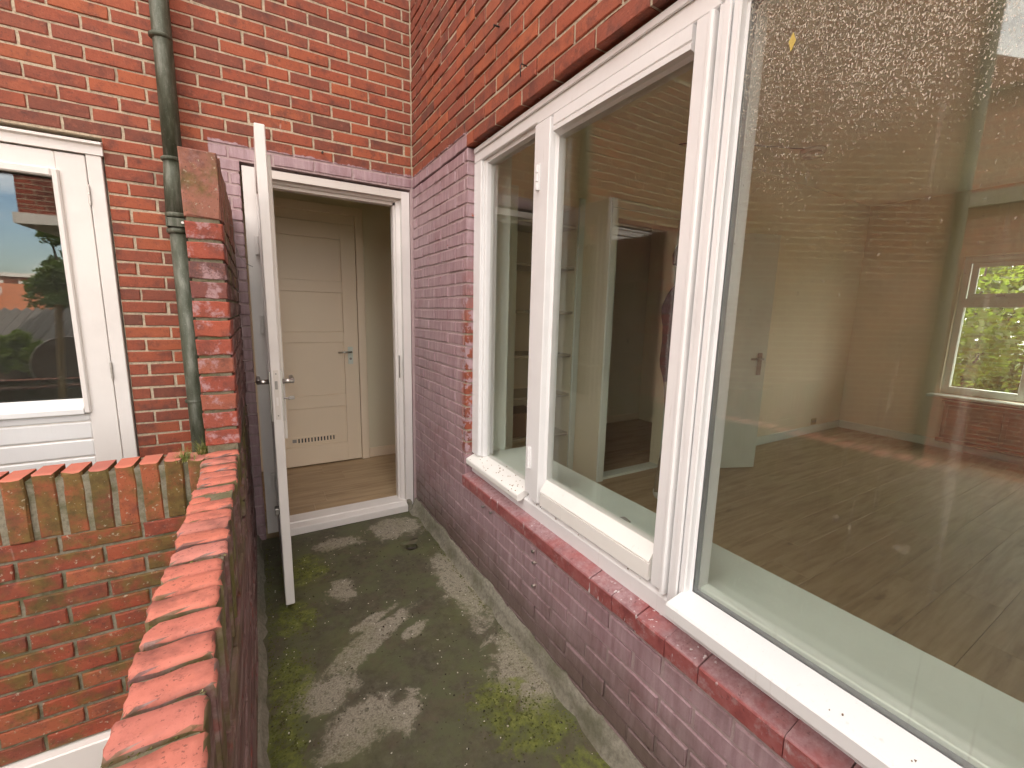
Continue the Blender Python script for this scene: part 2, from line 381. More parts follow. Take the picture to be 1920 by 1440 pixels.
def concrete():
    n = N('mossy_concrete', .8); x, y, z = n.xyz()
    w1 = n.noise(5.5, None, 8, .66); w2 = n.noise(24, n.map(n.pos(), loc=(1, 5, 2)), 6, .7); w3 = n.noise(11, n.map(n.pos(), loc=(3, 1, 7)), 8, .72, .6); fine = n.noise(170, None, 4, .7)
    warp = n.mt('ADD', n.mt('ADD', n.mt('MULTIPLY_ADD', w1, 1.8, -.9), n.mt('MULTIPLY_ADD', w2, 1.2, -.6)), n.mt('MULTIPLY_ADD', w3, 2.6, -1.3))
    def blob(cx, cy_, rx, ry, a=0):
        c_, s_ = math.cos(a), math.sin(a); dx = n.mt('SUBTRACT', x, cx); dy = n.mt('SUBTRACT', y, cy_)
        u = n.mt('DIVIDE', n.mt('ADD', n.mt('MULTIPLY', dx, c_), n.mt('MULTIPLY', dy, s_)), rx)
        w = n.mt('DIVIDE', n.mt('SUBTRACT', n.mt('MULTIPLY', dy, c_), n.mt('MULTIPLY', dx, s_)), ry)
        d = n.mt('SQRT', n.mt('ADD', n.mt('MULTIPLY', u, u), n.mt('MULTIPLY', w, w)))
        return n.step(n.mt('ADD', d, warp), 1.16, .70)
    def union(bs):
        r = bs[0]
        for b in bs[1:]: r = n.mt('MAXIMUM', r, b)
        return r
    lightm = union([blob(.34, 2.56, .15, .07), blob(.70, 2.58, .17, .13), blob(.27, 2.08, .07, .09), blob(.30, 1.66, .24, .06, .55), blob(.13, 1.50, .10, .09),
                    blob(.50, 1.64, .07, .03, .5), blob(.19, 1.31, .13, .08, .4), blob(.36, 1.27, .09, .05, .9), blob(.80, 1.85, .09, .30), blob(.80, 1.24, .11, .22), blob(.36, 1.80, .12, .03, .4), blob(.05, .9, .3, .1), blob(.6, .7, .2, .12)])
    moss = union([blob(.06, 1.97, .09, .13), blob(.03, 1.62, .07, .16), blob(-.01, 1.32, .07, .2), blob(.66, 1.15, .10, .10), blob(.74, 1.02, .12, .10), blob(.13, 2.36, .10, .18), blob(.7, .8, .2, .1)])
    base = n.ramp(w2, [(.3, (.045, .041, .024)), (.55, (.088, .080, .050)), (.8, (.15, .135, .09))])
    base = n.mix(base, (.095, .100, .048), n.step(w1, .42, .62)); base = n.mix(base, (.11, .080, .055), n.mt('MULTIPLY', n.step(w3, .5, .68), .6))
    lc = n.ramp(fine, [(.3, (.17, .15, .11)), (.55, (.34, .305, .235)), (.8, (.52, .475, .385))])
    lightm = n.mt('MULTIPLY', lightm, n.mt('MULTIPLY_ADD', n.step(n.noise(52, n.map(n.pos(), loc=(1, 9, 1)), 5, .7), .36, .48), .75, .25)); c = n.mix(base, lc, n.mt('MULTIPLY', lightm, .88)); c = n.mix(c, (.125, .135, .045), n.mt('MULTIPLY', n.step(n.noise(3.4, n.map(n.pos(), loc=(6, 3, 1)), 7, .68), .46, .66), .30))
    moss = n.mt('MULTIPLY', moss, n.mt('MULTIPLY_ADD', n.step(w2, .36, .56), .7, .3)); mc = n.ramp(w2, [(.35, (.06, .075, .010)), (.6, (.17, .195, .030)), (.8, (.40, .42, .20))])
    c = n.mix(c, mc, n.mt('MULTIPLY', moss, .8))
    c = n.mix(c, (.03, .024, .016), n.mt('MULTIPLY', n.step(n.noise(44, n.map(n.pos(), loc=(2, 2, 2)), 4, .7), .60, .70), .6))
    c = n.mix(c, (.5, .46, .38), n.mt('MULTIPLY', n.step(n.noise(95, n.map(n.pos(), loc=(8, 2, 2)), 2), .74, .77), .6))
    n.col(c); n.rough(n.mt('MULTIPLY_ADD', lightm, .25, .6)); n.bump(n.mix(fine, w2, .5), .6, .004); return n.m
M['concrete'] = concrete()
def cement():
    n = N('cement_fillet', .9); g = n.noise(60, None, 6, .7); k = n.noise(6, None, 5)
    c = n.ramp(g, [(.3, (.16, .145, .11)), (.55, (.27, .25, .195)), (.8, (.36, .33, .27))])
    c = n.mix(c, (.10, .10, .05), n.mt('MULTIPLY', n.step(k, .45, .7), .6)); n.col(c); n.bump(g, .9, .004); return n.m
M['cement'] = cement()
def sill_red():
    n = N('red_painted_sill', .45); r = n.rnd(); v = n.addv(n.pos(), r); a = n.noise(18, v, 6, .66); b = n.noise(5, None, 5, .6)
    c = n.ramp(a, [(.3, (.20, .055, .057)), (.5, (.32, .088, .085)), (.75, (.40, .16, .155))])
    x, y, z = n.xyz()
    pale = n.mt('MAXIMUM', n.mt('MULTIPLY', n.step(z, .534, .539), n.step(b, .28, .5)), n.mt('MULTIPLY', n.step(n.noise(15, v, 6, .7), .55, .68), .7))
    c = n.mix(c, n.ramp(n.noise(60, v, 5, .7), [(.3, (.24, .125, .135)), (.7, (.44, .32, .335))]), n.mt('MULTIPLY', pale, .8))
    c = n.mix(c, (.12, .04, .04), n.mt('MULTIPLY', n.step(n.noise(55, v, 4, .7), .60, .68), .6)); c = n.mix(c, (.42, .27, .27), n.mt('MULTIPLY', n.step(n.noise(33, n.map(v, loc=(4, 4, 4)), 5, .7), .54, .66), .6))
    st = n.step(n.noise(1, n.map(n.pos(), scale=(60, 60, 13)), 3), .63, .67)
    c = n.mix(c, (.72, .70, .70), n.mt('MULTIPLY', st, n.mt('MULTIPLY', n.step(n.noise(7, None, 3), .47, .6), .9)))
    n.col(c); n.bump(a, .4, .002); return n.m
M['sill_red'] = sill_red()

# ------------------------------------------------------------------ bricks as pieces
_bc = {}
def brick_mesh(L, D, Hh, mat, var, c=.0028, jit=.0011):
    key = (round(L, 3), round(D, 3), round(Hh, 3), mat.name, var, c, jit)
    if key in _bc: return _bc[key]
    r = random.Random(hash(key[:3]) * 31 + var * 977); a, b = L/2, Hh/2
    pts = [(-a, -b), (-a/3, -b), (a/3, -b), (a, -b), (a, 0), (a, b), (a/3, b), (-a/3, b), (-a, b), (-a, 0)]
    if Hh > L: pts = [(-a, -b), (0, -b), (a, -b), (a, -b/3), (a, b/3), (a, b), (0, b), (-a, b), (-a, b/3), (-a, -b/3)]
    corner = {0, 3, 5, 8} if Hh <= L else {0, 2, 5, 7}
    V = []; n = len(pts)
    j = [(r.gauss(0, jit), r.gauss(0, jit)) for _ in pts]
    tilt = r.gauss(0, .0007)
    for i, (x, z) in enumerate(pts):       # front outline
        k = 1.9*c if (i in corner and r.random() < .35) else c
        V.append((x - math.copysign(k, x)*(abs(x) > a*.9) + j[i][0], tilt*(1 if x > 0 else -1) + abs(r.gauss(0, .0004)), z - math.copysign(k, z)*(abs(z) > b*.9) + j[i][1]))
    for i, (x, z) in enumerate(pts): V.append((x + j[i][0]*.5, c*1.15, z + j[i][1]*.5))
    for x, z in pts: V.append((x, D, z))
    F = [tuple(range(n))]
    for t in range(2):
        for i in range(n): F.append((t*n+i, t*n+n+i, t*n+n+(i+1) % n, t*n+(i+1) % n))
    me = bpy.data.meshes.new('brick'); me.from_pydata(V, [], F); me.update(); me.materials.append(mat); _bc[key] = me
    return me
def rough_brick(L, D, Hh, mat, var):
    key = ('rough', round(L, 3), round(D, 3), round(Hh, 3), mat.name, var)
    if key in _bc: return _bc[key]
    r = random.Random(var*131+17); a, b = L/2, Hh/2
    xs = [-a, -a+.004, -a*.7, -a*.25, a*.25, a*.7, a-.004, a]; zs = [-b, -b+.004, -b*.3, b*.3, b-.004, b]
    nx, nz = len(xs), len(zs); V = []
    chips = [(r.choice((-a, a, r.uniform(-a, a))), r.choice((-b, b)), r.uniform(.006, .014)) for _ in range(r.choice((1, 2, 3)))]
    for i, x in enumerate(xs):
        for k, z in enumerate(zs):
            ex = i in (0, nx-1); ez = k in (0, nz-1)
            y = abs(r.gauss(0, .0005)) + (.0042 if ex or ez else .0) + (.004 if ex and ez else 0) + abs(r.gauss(0, .0012))*(ex or ez)
            dx = r.gauss(0, .0016 if ex else .0008); dz = r.gauss(0, .0011)
            for cx, cz, cr_ in chips:
                d = math.hypot(x-cx, z-cz)
                if d < cr_*1.6: y += (cr_*1.6-d)*.45; dx -= (x > 0 and 1 or -1)*.002*ex
            V.append((x+dx, y, z+dz))
    F = [(i*nz+k, i*nz+k+1, (i+1)*nz+k+1, (i+1)*nz+k) for i in range(nx-1) for k in range(nz-1)]
    ring = [(i, 0) for i in range(nx)] + [(nx-1, k) for k in range(1, nz)] + [(i, nz-1) for i in range(nx-2, -1, -1)] + [(0, k) for k in range(nz-2, 0, -1)]
    base = len(V)
    for i, k in ring: v = V[i*nz+k]; V.append((xs[i]+(v[0]-xs[i])*.6, D, zs[k]))
    n = len(ring)
    for j in range(n):
        i0, k0 = ring[j]; i1, k1 = ring[(j+1) % n]; F.append((i0*nz+k0, i1*nz+k1, base+(j+1) % n, base+j))
    import bmesh
    me = bpy.data.meshes.new('coping_brick'); me.from_pydata(V, [], F); me.update()
    bm = bmesh.new(); bm.from_mesh(me); bmesh.ops.recalc_face_normals(bm, faces=bm.faces); bm.to_mesh(me); bm.free()
    if me.polygons[0].normal.y > 0: me.flip_normals()
    for p in me.polygons: p.use_smooth = len([1 for v in p.vertices if v >= base]) == 0
    me.materials.append(mat); _bc[key] = me; return me
ROT = {'-y': (0, 0, 0), '-x': (0, 0, -PI/2), '+x': (0, 0, PI/2), 'up': (-PI/2, 0, 0)}
class Wall:
    """collects bricks, then makes the ones in view objects of their own and joins the rest"""
    def __init__(s, parent, limit=295): s.p = parent; s.items = []; s.limit = limit
    def brick(s, loc, face, L, D, Hh, mat, c=.0028, jit=.0011, name='brick', push=.0012):
        loc = Vector(loc)
        d = {'-y': (0, 1, 0), '-x': (1, 0, 0), '+x': (-1, 0, 0), 'up': (0, 0, -1)}[face]
        loc = loc + Vector(d)*R.gauss(0, push)
        s.items.append((loc, face, L, D, Hh, mat, c, jit, name))
    def finish(s, rest_mat):
        vis = []; rest = []
        for it in s.items: (vis if in_view(it[0]) else rest).append(it)
        vis.sort(key=lambda it: (it[0]-Vector((0, 0, CAMZ))).length)
        rest += vis[s.limit:]; vis = vis[:s.limit]
        for loc, face, L, D, Hh, mat, c, jit, name in vis:
            o = link(name, rough_brick(.096 if L > .08 else L, D, Hh, mat, R.randrange(9)) if (name == 'coping_brick' and face == 'up') else brick_mesh(L, D, Hh, mat, R.randrange(6), c, jit), s.p, loc, ROT[face])
            o.rotation_euler.rotate_axis('Y', R.gauss(0, .0025))
        if rest:
            mb = MB()
            for loc, face, L, D, Hh, mat, c, jit, name in rest:
                me = brick_mesh(L, D, Hh, mat, R.randrange(6), c, jit); rm = Matrix.Translation(loc) @ __import__('mathutils').Euler(ROT[face]).to_matrix().to_4x4()
                mb.add([rm @ v.co for v in me.vertices], [tuple(p.vertices) for p in me.polygons])
            o = mb.build('brickwork', rest_mat, s.p, fix=False); o['kind'] = 'stuff'
BL, JT, CH = .194, .010, .0615
Z0 = 2.125 - 35*CH           # a bed joint runs level with the door and window heads
def courses(w, face, plane, u0, u1, z0, z1, holes, mat, depth=.05, phase=0.0, stop=None, rec=0):
    """running bond on one wall; u is X for '-y' walls and Y for side walls"""
    k = math.ceil((z0-Z0)/CH - .01)
    while Z0 + (k+1)*CH <= z1 + .012:
        za = Z0 + k*CH; zm = za + CH/2; Hh = CH - JT + R.uniform(-.0012, .0012)
        u = u0 - (phase + (k % 2)*.5) % 1 * (BL+JT)
        segs = [(u0, u1)]
        for h in holes:
            if h[2] < zm < h[3]:
                ns = []
                for a, b in segs:
                    if h[1] <= a or h[0] >= b: ns.append((a, b)); continue
                    if h[0] > a: ns.append((a, h[0]))
                    if h[1] < b: ns.append((h[1], b))
                segs = ns
        while u < u1:
            a0, b0 = u + JT/2 + R.uniform(-.002, .002), u + JT/2 + BL + R.uniform(-.002, .002)
            for sa, sb in segs:
                a = max(a0, sa); b = min(b0, sb)
                if sa > a0: a = sa + .001
                if sb < b0: b = sb - .001
                if b - a > .025:
                    uc = (a+b)/2; z = zm + R.gauss(0, .0007)
                    loc = (uc, plane, z) if face == '-y' else (plane, uc, z)
                    w.brick(loc, face, round((b-a)*200)/200 if b-a < BL-.012 else BL, depth, Hh if abs(Hh-(CH-JT)) > 2 else CH-JT, mat)
            u += BL + JT
        k += 1
# ================================================================== SETTING
YB, XR = 2.791, .884
ground = MB().add([(-90, -90, -3), (90, -90, -3), (90, 90, -3), (-90, 90, -3)], [(0, 1, 2, 3)]).build('ground', plain('garden_ground', (.09, .10, .045), .95, var=.3, scale=1.5))
tag(ground, kind='structure')

# balcony floor: a worn concrete sheet with a real drain opening
def balcony_floor():
    dx, dy, dr = .705, 2.33, .038
    xs = sorted(set([-.09, -.04, .1, .25, .4, .55, dx-.06, dx+.06, .82, .90])); ys = sorted(set([-1.6 + .2*i for i in range(20)] + [dy-.06, dy+.06, 2.55, 2.80]))
    ys = [y for y in ys if not (dy-.06 < y < dy+.06)]
    r = random.Random(3); mb = MB(); H = {}
    for x in xs:
        for y in ys: H[x, y] = r.uniform(-.004, .004)
    for i in range(len(xs)-1):
        for j in range(len(ys)-1):
            q = [(xs[i], ys[j]), (xs[i+1], ys[j]), (xs[i+1], ys[j+1]), (xs[i], ys[j+1])]
            if abs(xs[i]-(dx-.06)) < 1e-6 and abs(ys[j]-(dy-.06)) < 1e-6:
                n = 24; outer = []; inner = []; low = []
                for k in range(n):
                    a = 2*PI*k/n; c, s_ = math.cos(a), math.sin(a); sc = .06/max(abs(c), abs(s_))
                    outer.append((dx+c*sc, dy+s_*sc, -.002)); rr = dr*(1+r.uniform(-.12, .12)); inner.append((dx+c*rr, dy+s_*rr, -.012)); low.append((dx+c*rr*.9, dy+s_*rr*.9, -.09))
                mb.add(outer+inner+low, [(k, (k+1) % n, n+(k+1) % n, n+k) for k in range(n)] + [(n+k, n+(k+1) % n, 2*n+(k+1) % n, 2*n+k) for k in range(n)])
            else: mb.add([(x, y, H[x, y]) for x, y in q], [(0, 1, 2, 3)])
    o = mb.build('balcony_floor', M['concrete'], smooth=False); tag(o, kind='structure'); return o
balcony_floor()
tag(MB().box(-.17, 1.0, -1.6, 2.95, -.15, -.1).build('balcony_slab', M['cement']), kind='structure')
dr = thing('floor_drain', (.705, 2.33, 0), 'round open drain hole sunk in the concrete balcony floor near the door', 'drain')
mb = MB()
for k in range(24):
    a, b = 2*PI*k/24, 2*PI*(k+1)/24
    for r0, r1, za, zb in ((.026, .036, -.04, -.03),):
        mb.add([(.705+r*math.cos(t), 2.33+r*math.sin(t), z) for t, r, z in ((a, r0, za), (b, r0, za), (b, r1, zb), (a, r1, zb))], [(0, 1, 2, 3)])
mb.build('rim', plain('rusted_rim', (.05, .04, .03), .8), dr)
MB().disc((.705, 2.33, -.085), (0, 0, 1), .028, .004).build('hole_dark', M['black'], dr)  # black disc stands in for the darkness down the hole
# cement fillet along the foot of the window wall, and a thin one along the parapet
def fillet(name, pts, side):
    r = random.Random(5); mb = MB(); n = 90; rows = []
    for i in range(n+1):
        y = 2.79 - i*(2.79+1.5)/n
        if side > 0:
            a = .085 + r.gauss(0, .004); b = .024 + r.gauss(0, .004) + (.03 if i < 3 else 0)
            rows.append([(XR+.01, y, a), (XR-.006, y, a-.004), (XR-b*.55, y, .032+r.gauss(0, .003)), (XR-b, y, .010), (XR-b-.012, y, -.006)])
        else:
            a = .05 + r.gauss(0, .006); b = .022 + r.gauss(0, .004)
            rows.append([(-.09, y, a), (-.074, y, a-.004), (-.08+b*.7, y, .02), (-.08+b, y, .008), (-.08+b+.01, y, -.006)])
    k = 5
    for row in rows: mb.v += row
    for i in range(n):
        for j in range(k-1): mb.f.append((i*k+j, i*k+j+1, (i+1)*k+j+1, (i+1)*k+j))
    o = mb.build(name, M['cement'], smooth=True); tag(o, kind='structure'); return o
fillet('kerb_right', None, 1); fillet('kerb_left', None, -1)

# ---- back wall (red, purple round the doorway)
bw = MB()
D1 = (-.035, .872, -.2, 2.125)          # own doorway
D2 = (-1.545, -.568, -.2, 2.105)        # neighbour's doorway
y0, y1 = YB+.005, YB+.2
for x0, x1, z0, z1 in ((-2.0, -1.545, -.15, 2.12), (-.568, -.04, -.15, 2.12), (.872, 1.0, -.15, 2.12), (-2.0, 1.0, 2.12, 3.4)): bw.box(x0, x1, y0, y1, z0, z1)
back = bw.build('brick_wall', M['mortar_back']); tag(back, 'red brick back wall with two white doors, purple paint round the open doorway', 'wall')
w = Wall(back)
courses(w, '-y', YB, -2.0, XR-.004, -.1, 3.38, [D1, D2], M['brick_back'], phase=.1)
w.finish(M['brick_back'])
# ---- window wall
rw = MB()
for ya, yb_, z0, z1 in ((1.965, 2.80, -.15, 2.12), (-1.6, 1.965, -.15, .49), (-1.6, 2.80, 2.132, 3.4), (-1.6, -1.16, .49, 2.132)):
    rw.box(XR+.006, XR+.24, ya, yb_, z0, z1)
right = rw.build('brick_wall', M['mortar_right']); tag(right, 'brick wall round the big white window, red above and purple painted below', 'wall')
w = Wall(right)
WIN = (-1.16, 1.958, .50, 2.125)
courses(w, '-x', XR, -1.6, YB-.004, -.02, 3.38, [WIN], M['brick_right'], depth=.052, phase=.37)
w.finish(M['brick_right'])
# red brick-on-edge sill under the window, each piece its own
y = 1.962; i = 0
while y > -1.15:
    L = [.335, .20, .275, .20, .098, .10, .10, .10][i] if i < 8 else R.choice((.10, .10, .20)); ya, yb_ = y-L+.0025, y
    mb = MB(); dz = R.gauss(0, .0012); dx = R.gauss(0, .0012)
    prof = [(.93, .553+dz), (.93, .47), (.884, .476), (.874+dx, .484+dz), (.871+dx, .487+dz), (.8695+dx, .533+dz), (.873+dx, .538+dz)]
    mb.prism(prof, 1, ya, yb_); mb.build('sill_brick', M['sill_red'], right); y -= L; i += 1
# ---- parapet with pier
core = MB()
core.box(-.176, -.090, -1.6, 1.745, -.15, .866); core.box(-.173, -.087, 1.7265, YB+.02, -.15, 1.80)
M['mortar_dark'] = mortar_mat('mortar_dark', (.21, .185, .125), moss=.6)
para = core.build('parapet_wall', M['mortar_dark']); tag(para, 'low brick balcony parapet with salmon coping bricks stepping up to a mossy pier', 'wall')
w = Wall(para)
courses(w, '+x', -.080, -1.6, 1.66, -.02, .655, [], M['side'], phase=.2)
k = 0
zt = 1.637
while zt - CH > .86:          # pier front headers and the courses behind them
    D = .19 if k % 2 else .092
    zc = zt - CH/2
    w.brick((-.129, 1.72, zc), '-y', .098, D, CH-JT, M['brick_pier'], jit=.0016)
    y = 1.72 + D + JT
    while y < YB:
        L = min(BL, YB - y - .003)
        if L > .03: w.brick((-.080, y+L/2, zc), '+x', round(L*200)/200, .05, CH-JT, M['side'])
        y += BL + JT
    zt -= CH; k += 1
for zc in [Z0 + CH*(j+.5) for j in range(0, 14)]:
    if zc < .86: 
        y = 1.67
        while y < YB:
            L = min(BL, YB-y-.003)
            if L > .03: w.brick((-.080, y+L/2, zc), '+x', round(L*200)/200, .05, CH-JT, M['side'])
            y += BL+JT
y = 1.745
for j in range(17):           # soldier coping of the pier
    w.brick((-.129 + R.gauss(0, .0015), 1.72 + j*.0628, 1.745 + R.gauss(0, .002)), '-y', .098, .052, .20, M['brick_slab'], c=.004, jit=.0018, name='coping_brick')
y = 1.695; j = 0
while y > -1.5:               # brick-on-edge coping of the parapet
    L = .096 + R.gauss(0, .003)
    if j == 6:
        w.brick((-.158, y, .868), 'up', .046, .19, .05, M['brick_cope'], c=.004, jit=.003, name='coping_brick')
    else:
        w.brick((-.132 + R.gauss(0, .0025), y, .875 + R.gauss(0, .003)), 'up', L, .20, .051, M['brick_cope'], c=.0045, jit=.0015, name='coping_brick', push=.0015)
    y -= .0612 + R.gauss(0, .0008); j += 1
w.finish(M['side'])
# ---- neighbour's balcony wall across, on white fascia
YC = 1.79
core = MB().box(-2.70, -.182, YC+.007, YC+.090, -.09, .835)
cross = core.build('balcony_wall', M['mortar_moss']); tag(cross, 'mossy brick balcony wall with upright coping bricks before the glazed white door', 'wall')
w = Wall(cross, 200)
courses(w, '-y', YC, -2.70, -.183, -.09, .645, [], M['brick_cross_low'], phase=.62)
x = -.214
while x > -2.68:
    w.brick((x, YC, .748 + R.gauss(0, .003)), '-y', .050, .096, .205, M['brick_cross'], c=.005, jit=.002, name='coping_brick', push=.003); x -= .0635 + R.gauss(0, .001)
w.finish(M['brick_cross_low'])
fb = thing('fascia_board', (-1.4, YC, -.2), 'white board below the mossy balcony wall at the bottom corner', 'board')
cb('board', M['white_warm'], fb, -2.7, -.182, YC-.03, YC+.09, -.34, -.092, c=.004)
tag(MB().box(-2.70, -.182, YC+.095, 2.80, -.2, -.01).build('neighbour_floor', M['cement']), kind='structure')
# ---- masses of the house out of direct view: storey above (height set to shade the balcony), storey below
up = thing('upper_storey', (2, 3, 3.4), 'brick upper storey of the house, mirrored in the panes, its height set to shade the balcony', 'building')
MB().box(XR, 6.55, -1.6, YB, 3.385, 6.5).build('wall', M['far_brick'], up); MB().box(-2.0, 6.55, YB, 7.5, 3.385, 6.5).build('wall', M['far_brick'], up)
lo = thing('lower_storey', (2, 3, -3), 'brick lower storey of the house below the balcony', 'building')
MB().box(-.175, 6.55, -1.6, 1.84, -3, -.16).build('wall', M['far_brick'], lo); MB().box(-2.7, 6.55, 1.86, 7.5, -3, -.21).build('wall', M['far_brick'], lo)

# ---- rooms: living room and hall behind
ZF = .06
flo = MB().box(1.13, 6.26, -1.7, 2.47, -.1, .045).build('floor', M['floor_wood']); tag(flo, kind='structure')
def planks(parent, x0, x1, y0, y1, z=ZF, wd=.19, ln=1.28):
    y = y0; row = 0
    while y < y1 - .01:
        x = x0 - R.uniform(0, ln)
        while x < x1:
            a, b = max(x, x0), min(x+ln, x1)
            if b-a > .05: 
                mb = MB().cbox(a+.0006, b-.0006, y+.0006, min(y+wd, y1)-.0006, .047, z, c=.0008); mb.build('plank', M['floor_wood'], parent)
            x += ln
        y += wd; row += 1
planks(flo, 1.13, 6.25, -1.7, 2.47)
hf = MB().box(-.06, 4.2, 2.86, 3.95, -.1, .045).box(1.13, 4.2, 2.5, 2.86, -.1, .045).build('floor', M['floor_wood']); tag(hf, kind='structure')
planks(hf, -.06, 4.2, 2.87, 3.95); planks(hf, 2.31, 2.98, 2.47, 2.868)
def st(name, mat, *boxes):
    mb = MB()
    for b in boxes: mb.box(*b)
    o = mb.build(name, mat); tag(o, kind='structure'); return o
st('ceiling', M['ceiling'], (1.05, 6.4, -1.75, 2.6, 2.70, 2.78)); st('ceiling', M['ceiling'], (-.2, 4.3, 2.81, 4.0, 2.5, 2.58), (1.13, 4.3, 2.6, 2.81, 2.5, 2.58))
st('wall_far', M['plaster'], (6.25, 6.45, -1.75, -1.5, -.1, 2.75), (6.25, 6.45, 1.60, 2.6, -.1, 2.75), (6.25, 6.45, -1.5, 1.60, -.1, .64), (6.25, 6.45, -1.5, 1.60, 2.05, 2.75))
st('wall_near', M['plaster'], (1.05, 6.45, -1.8, -1.7, -.1, 2.75))
st('wall_side', M['plaster'], (1.13, 1.46, 2.47, 2.58, 0, 2.75), (1.95, 2.31, 2.47, 2.58, 0, 2.75), (2.98, 6.4, 2.47, 2.58, 0, 2.75), (2.31, 2.98, 2.47, 2.58, 2.08, 2.75), (1.46, 1.95, 2.47, 2.58, 2.1, 2.75), (1.46, 1.95, 2.80, 2.86, 0, 2.2), (1.40, 1.46, 2.581, 2.86, 0, 2.2), (1.95, 2.01, 2.581, 2.86, 0, 2.2), (1.46, 1.95, 2.581, 2.80, 2.1, 2.2))
st('wall_window_inner', M['white_in'], (1.124, 1.132, 1.975, 2.47, 0, 2.72), (1.124, 1.132, -1.7, 1.975, 0, .59), (1.124, 1.132, -1.7, 1.975, 2.135, 2.72), (1.02, 1.124, 1.964, 1.972, .60, 2.13))
st('wall_hall', M['plaster'], (-.2, 1.30, 3.872, 4.0, 0, 2.55), (1.30, 4.3, 3.872, 4.0, 0, 2.55), (-.2, -.062, 2.99, 3.9, 0, 2.55), (4.2, 4.3, 2.5, 3.9, 0, 2.55), (.875, 1.2, 2.995, 3.0, 0, 2.5))
st('wall_hall_head', M['plaster'], (-.06, 1.2, 2.992, 2.999, 2.13, 2.5))
sk_ = thing('baseboard', (3, 2.46, ZF), 'white skirting along the living room walls behind the glass', 'skirting')
MB().cbox(2.99, 6.25, 2.455, 2.47, ZF, ZF+.09).build('board', M['white_in'], sk_); MB().cbox(6.235, 6.25, -1.7, 2.455, ZF, ZF+.09).build('board', M['white_in'], sk_)
sk2 = thing('baseboard', (.9, 3.86, ZF), 'low skirting board beside the cream hall door', 'skirting')
MB().cbox(.80, 4.2, 3.858, 3.872, ZF, ZF+.085).build('board', M['door_in'], sk2)
th = thing('threshold', (2.6, 2.5, ZF), 'pale threshold strip on the floor of the inner doorway', 'threshold')
MB().cbox(2.30, 2.99, 2.475, 2.575, ZF-.01, ZF+.02, c=.004).build('strip', M['white_in'], th)
ca = thing('door_frame', (2.64, 2.46, ZF), 'white painted frame of the dark inner doorway behind the casement', 'door frame')
for a, b in ((2.25, 2.315), (2.975, 3.04)): MB().cbox(a, b, 2.452, 2.469, ZF, 2.14).build('jamb', M['white_in'], ca)
MB().cbox(2.25, 3.04, 2.452, 2.469, 2.145, 2.21).build('head', M['white_in'], ca)

# ================================================================== OWN DOORWAY
YF = YB + .012
df = thing('door_frame', (.42, YB, 0), 'white timber frame of the open doorway with worn edges', 'door frame')
W_ = M['white_warm']
MB().prism([(-.026, YF), (.045, YF), (.045, YF+.055), (.062, YF+.055), (.062, YF+.11), (-.026, YF+.11)], 2, .03, 2.104).build('jamb', W_, df)
MB().prism([(.868, YF), (.868, YF+.11), (.778, YF+.11), (.778, YF+.06), (.792, YF+.06), (.792, YF+.045), (.818, YF+.04), (.818, YF)], 2, .03, 2.104).build('jamb', W_, df)
MB().prism([(YF+.001, 2.104), (YF+.11, 2.104), (YF+.11, 2.028), (YF+.06, 2.028), (YF+.06, 2.044), (YF+.045, 2.048), (YF+.04, 2.062), (YF+.001, 2.062)], 0, .0455, .8175).build('head', M['white_aged'], df)
MB().prism([(YF-.042, .004), (YF-.042, .046), (YF-.037, .050), (YF+.012, .058), (YF+.014, .066), (YF+.10, .074), (YF+.10, .004)], 0, .046, .817).build('threshold', W_, df)
MB().cbox(.8195, .845, YF-.045, YF-.001, .004, .075, c=.004).build('foot_block', M['cement'], df)
MB().cbox(.792, .7935, YF+.012, YF+.032, .93, 1.08, c=.0004).build('strike_plate', M['dark_steel'], df)
od = thing('open_door', (.05, 2.78, .04), 'narrow white door swung open, seen edge-on with lever handles', 'door')
dx0, dx1, dy0, dy1, dz0, dz1 = .031, .068, 2.02, 2.785, .040, 2.060
Wd = M['white_warm']
MB().cbox(dx0, dx1, dy0, dy0+.115, dz0, dz1, c=.003).build('stile', Wd, od); MB().cbox(dx0, dx1, dy1-.115, dy1, dz0, dz1, c=.003).build('stile', Wd, od)
for z0, z1 in ((dz0, .28), (.72, .84), (1.945, dz1)): MB().cbox(dx0, dx1, dy0+.1152, dy1-.1152, z0, z1).build('rail', Wd, od)
MB().cbox(dx0+.012, dx1-.012, dy0+.1155, dy1-.1155, .281, .719).build('lower_panel', Wd, od)
MB().box(.046, .052, dy0+.1155, dy1-.1155, .841, 1.944).build('pane', M['glass_clean'], od)
for xa, xb in ((.0682, .084),):
    for ya, yb_, z0, z1 in ((dy0+.07, dy0+.117, .80, 1.975), (dy1-.117, dy1-.07, .80, 1.975)): MB().cbox(xa, xb, ya, yb_, z0, z1).build('glazing_bead', M['white_aged'], od)
    for z0, z1 in ((.80, .845), (1.93, 1.975)): MB().cbox(xa, xb, dy0+.1175, dy1-.1175, z0, z1).build('glazing_bead', M['white_aged'], od)
fp = MB().cbox(.041, .060, dy0-.0012, dy0+.001, .905, 1.115, c=.0006).build('lock_plate', M['white_aged'], od)
MB().cbox(.045, .055, dy0-.004, dy0, 1.035, 1.07, c=.002).build('latch', M['dark_steel'], fp)
MB().cbox(.046, .054, dy0-.0016, dy0, .965, 1.0, c=.0004).build('deadbolt', M['white_warm'], fp)
for z in (.922, 1.10): MB().disc((.0505, dy0-.0016, z), (0, 1, 0), .003, .001, 10).build('screw', M['dark_steel'], fp)
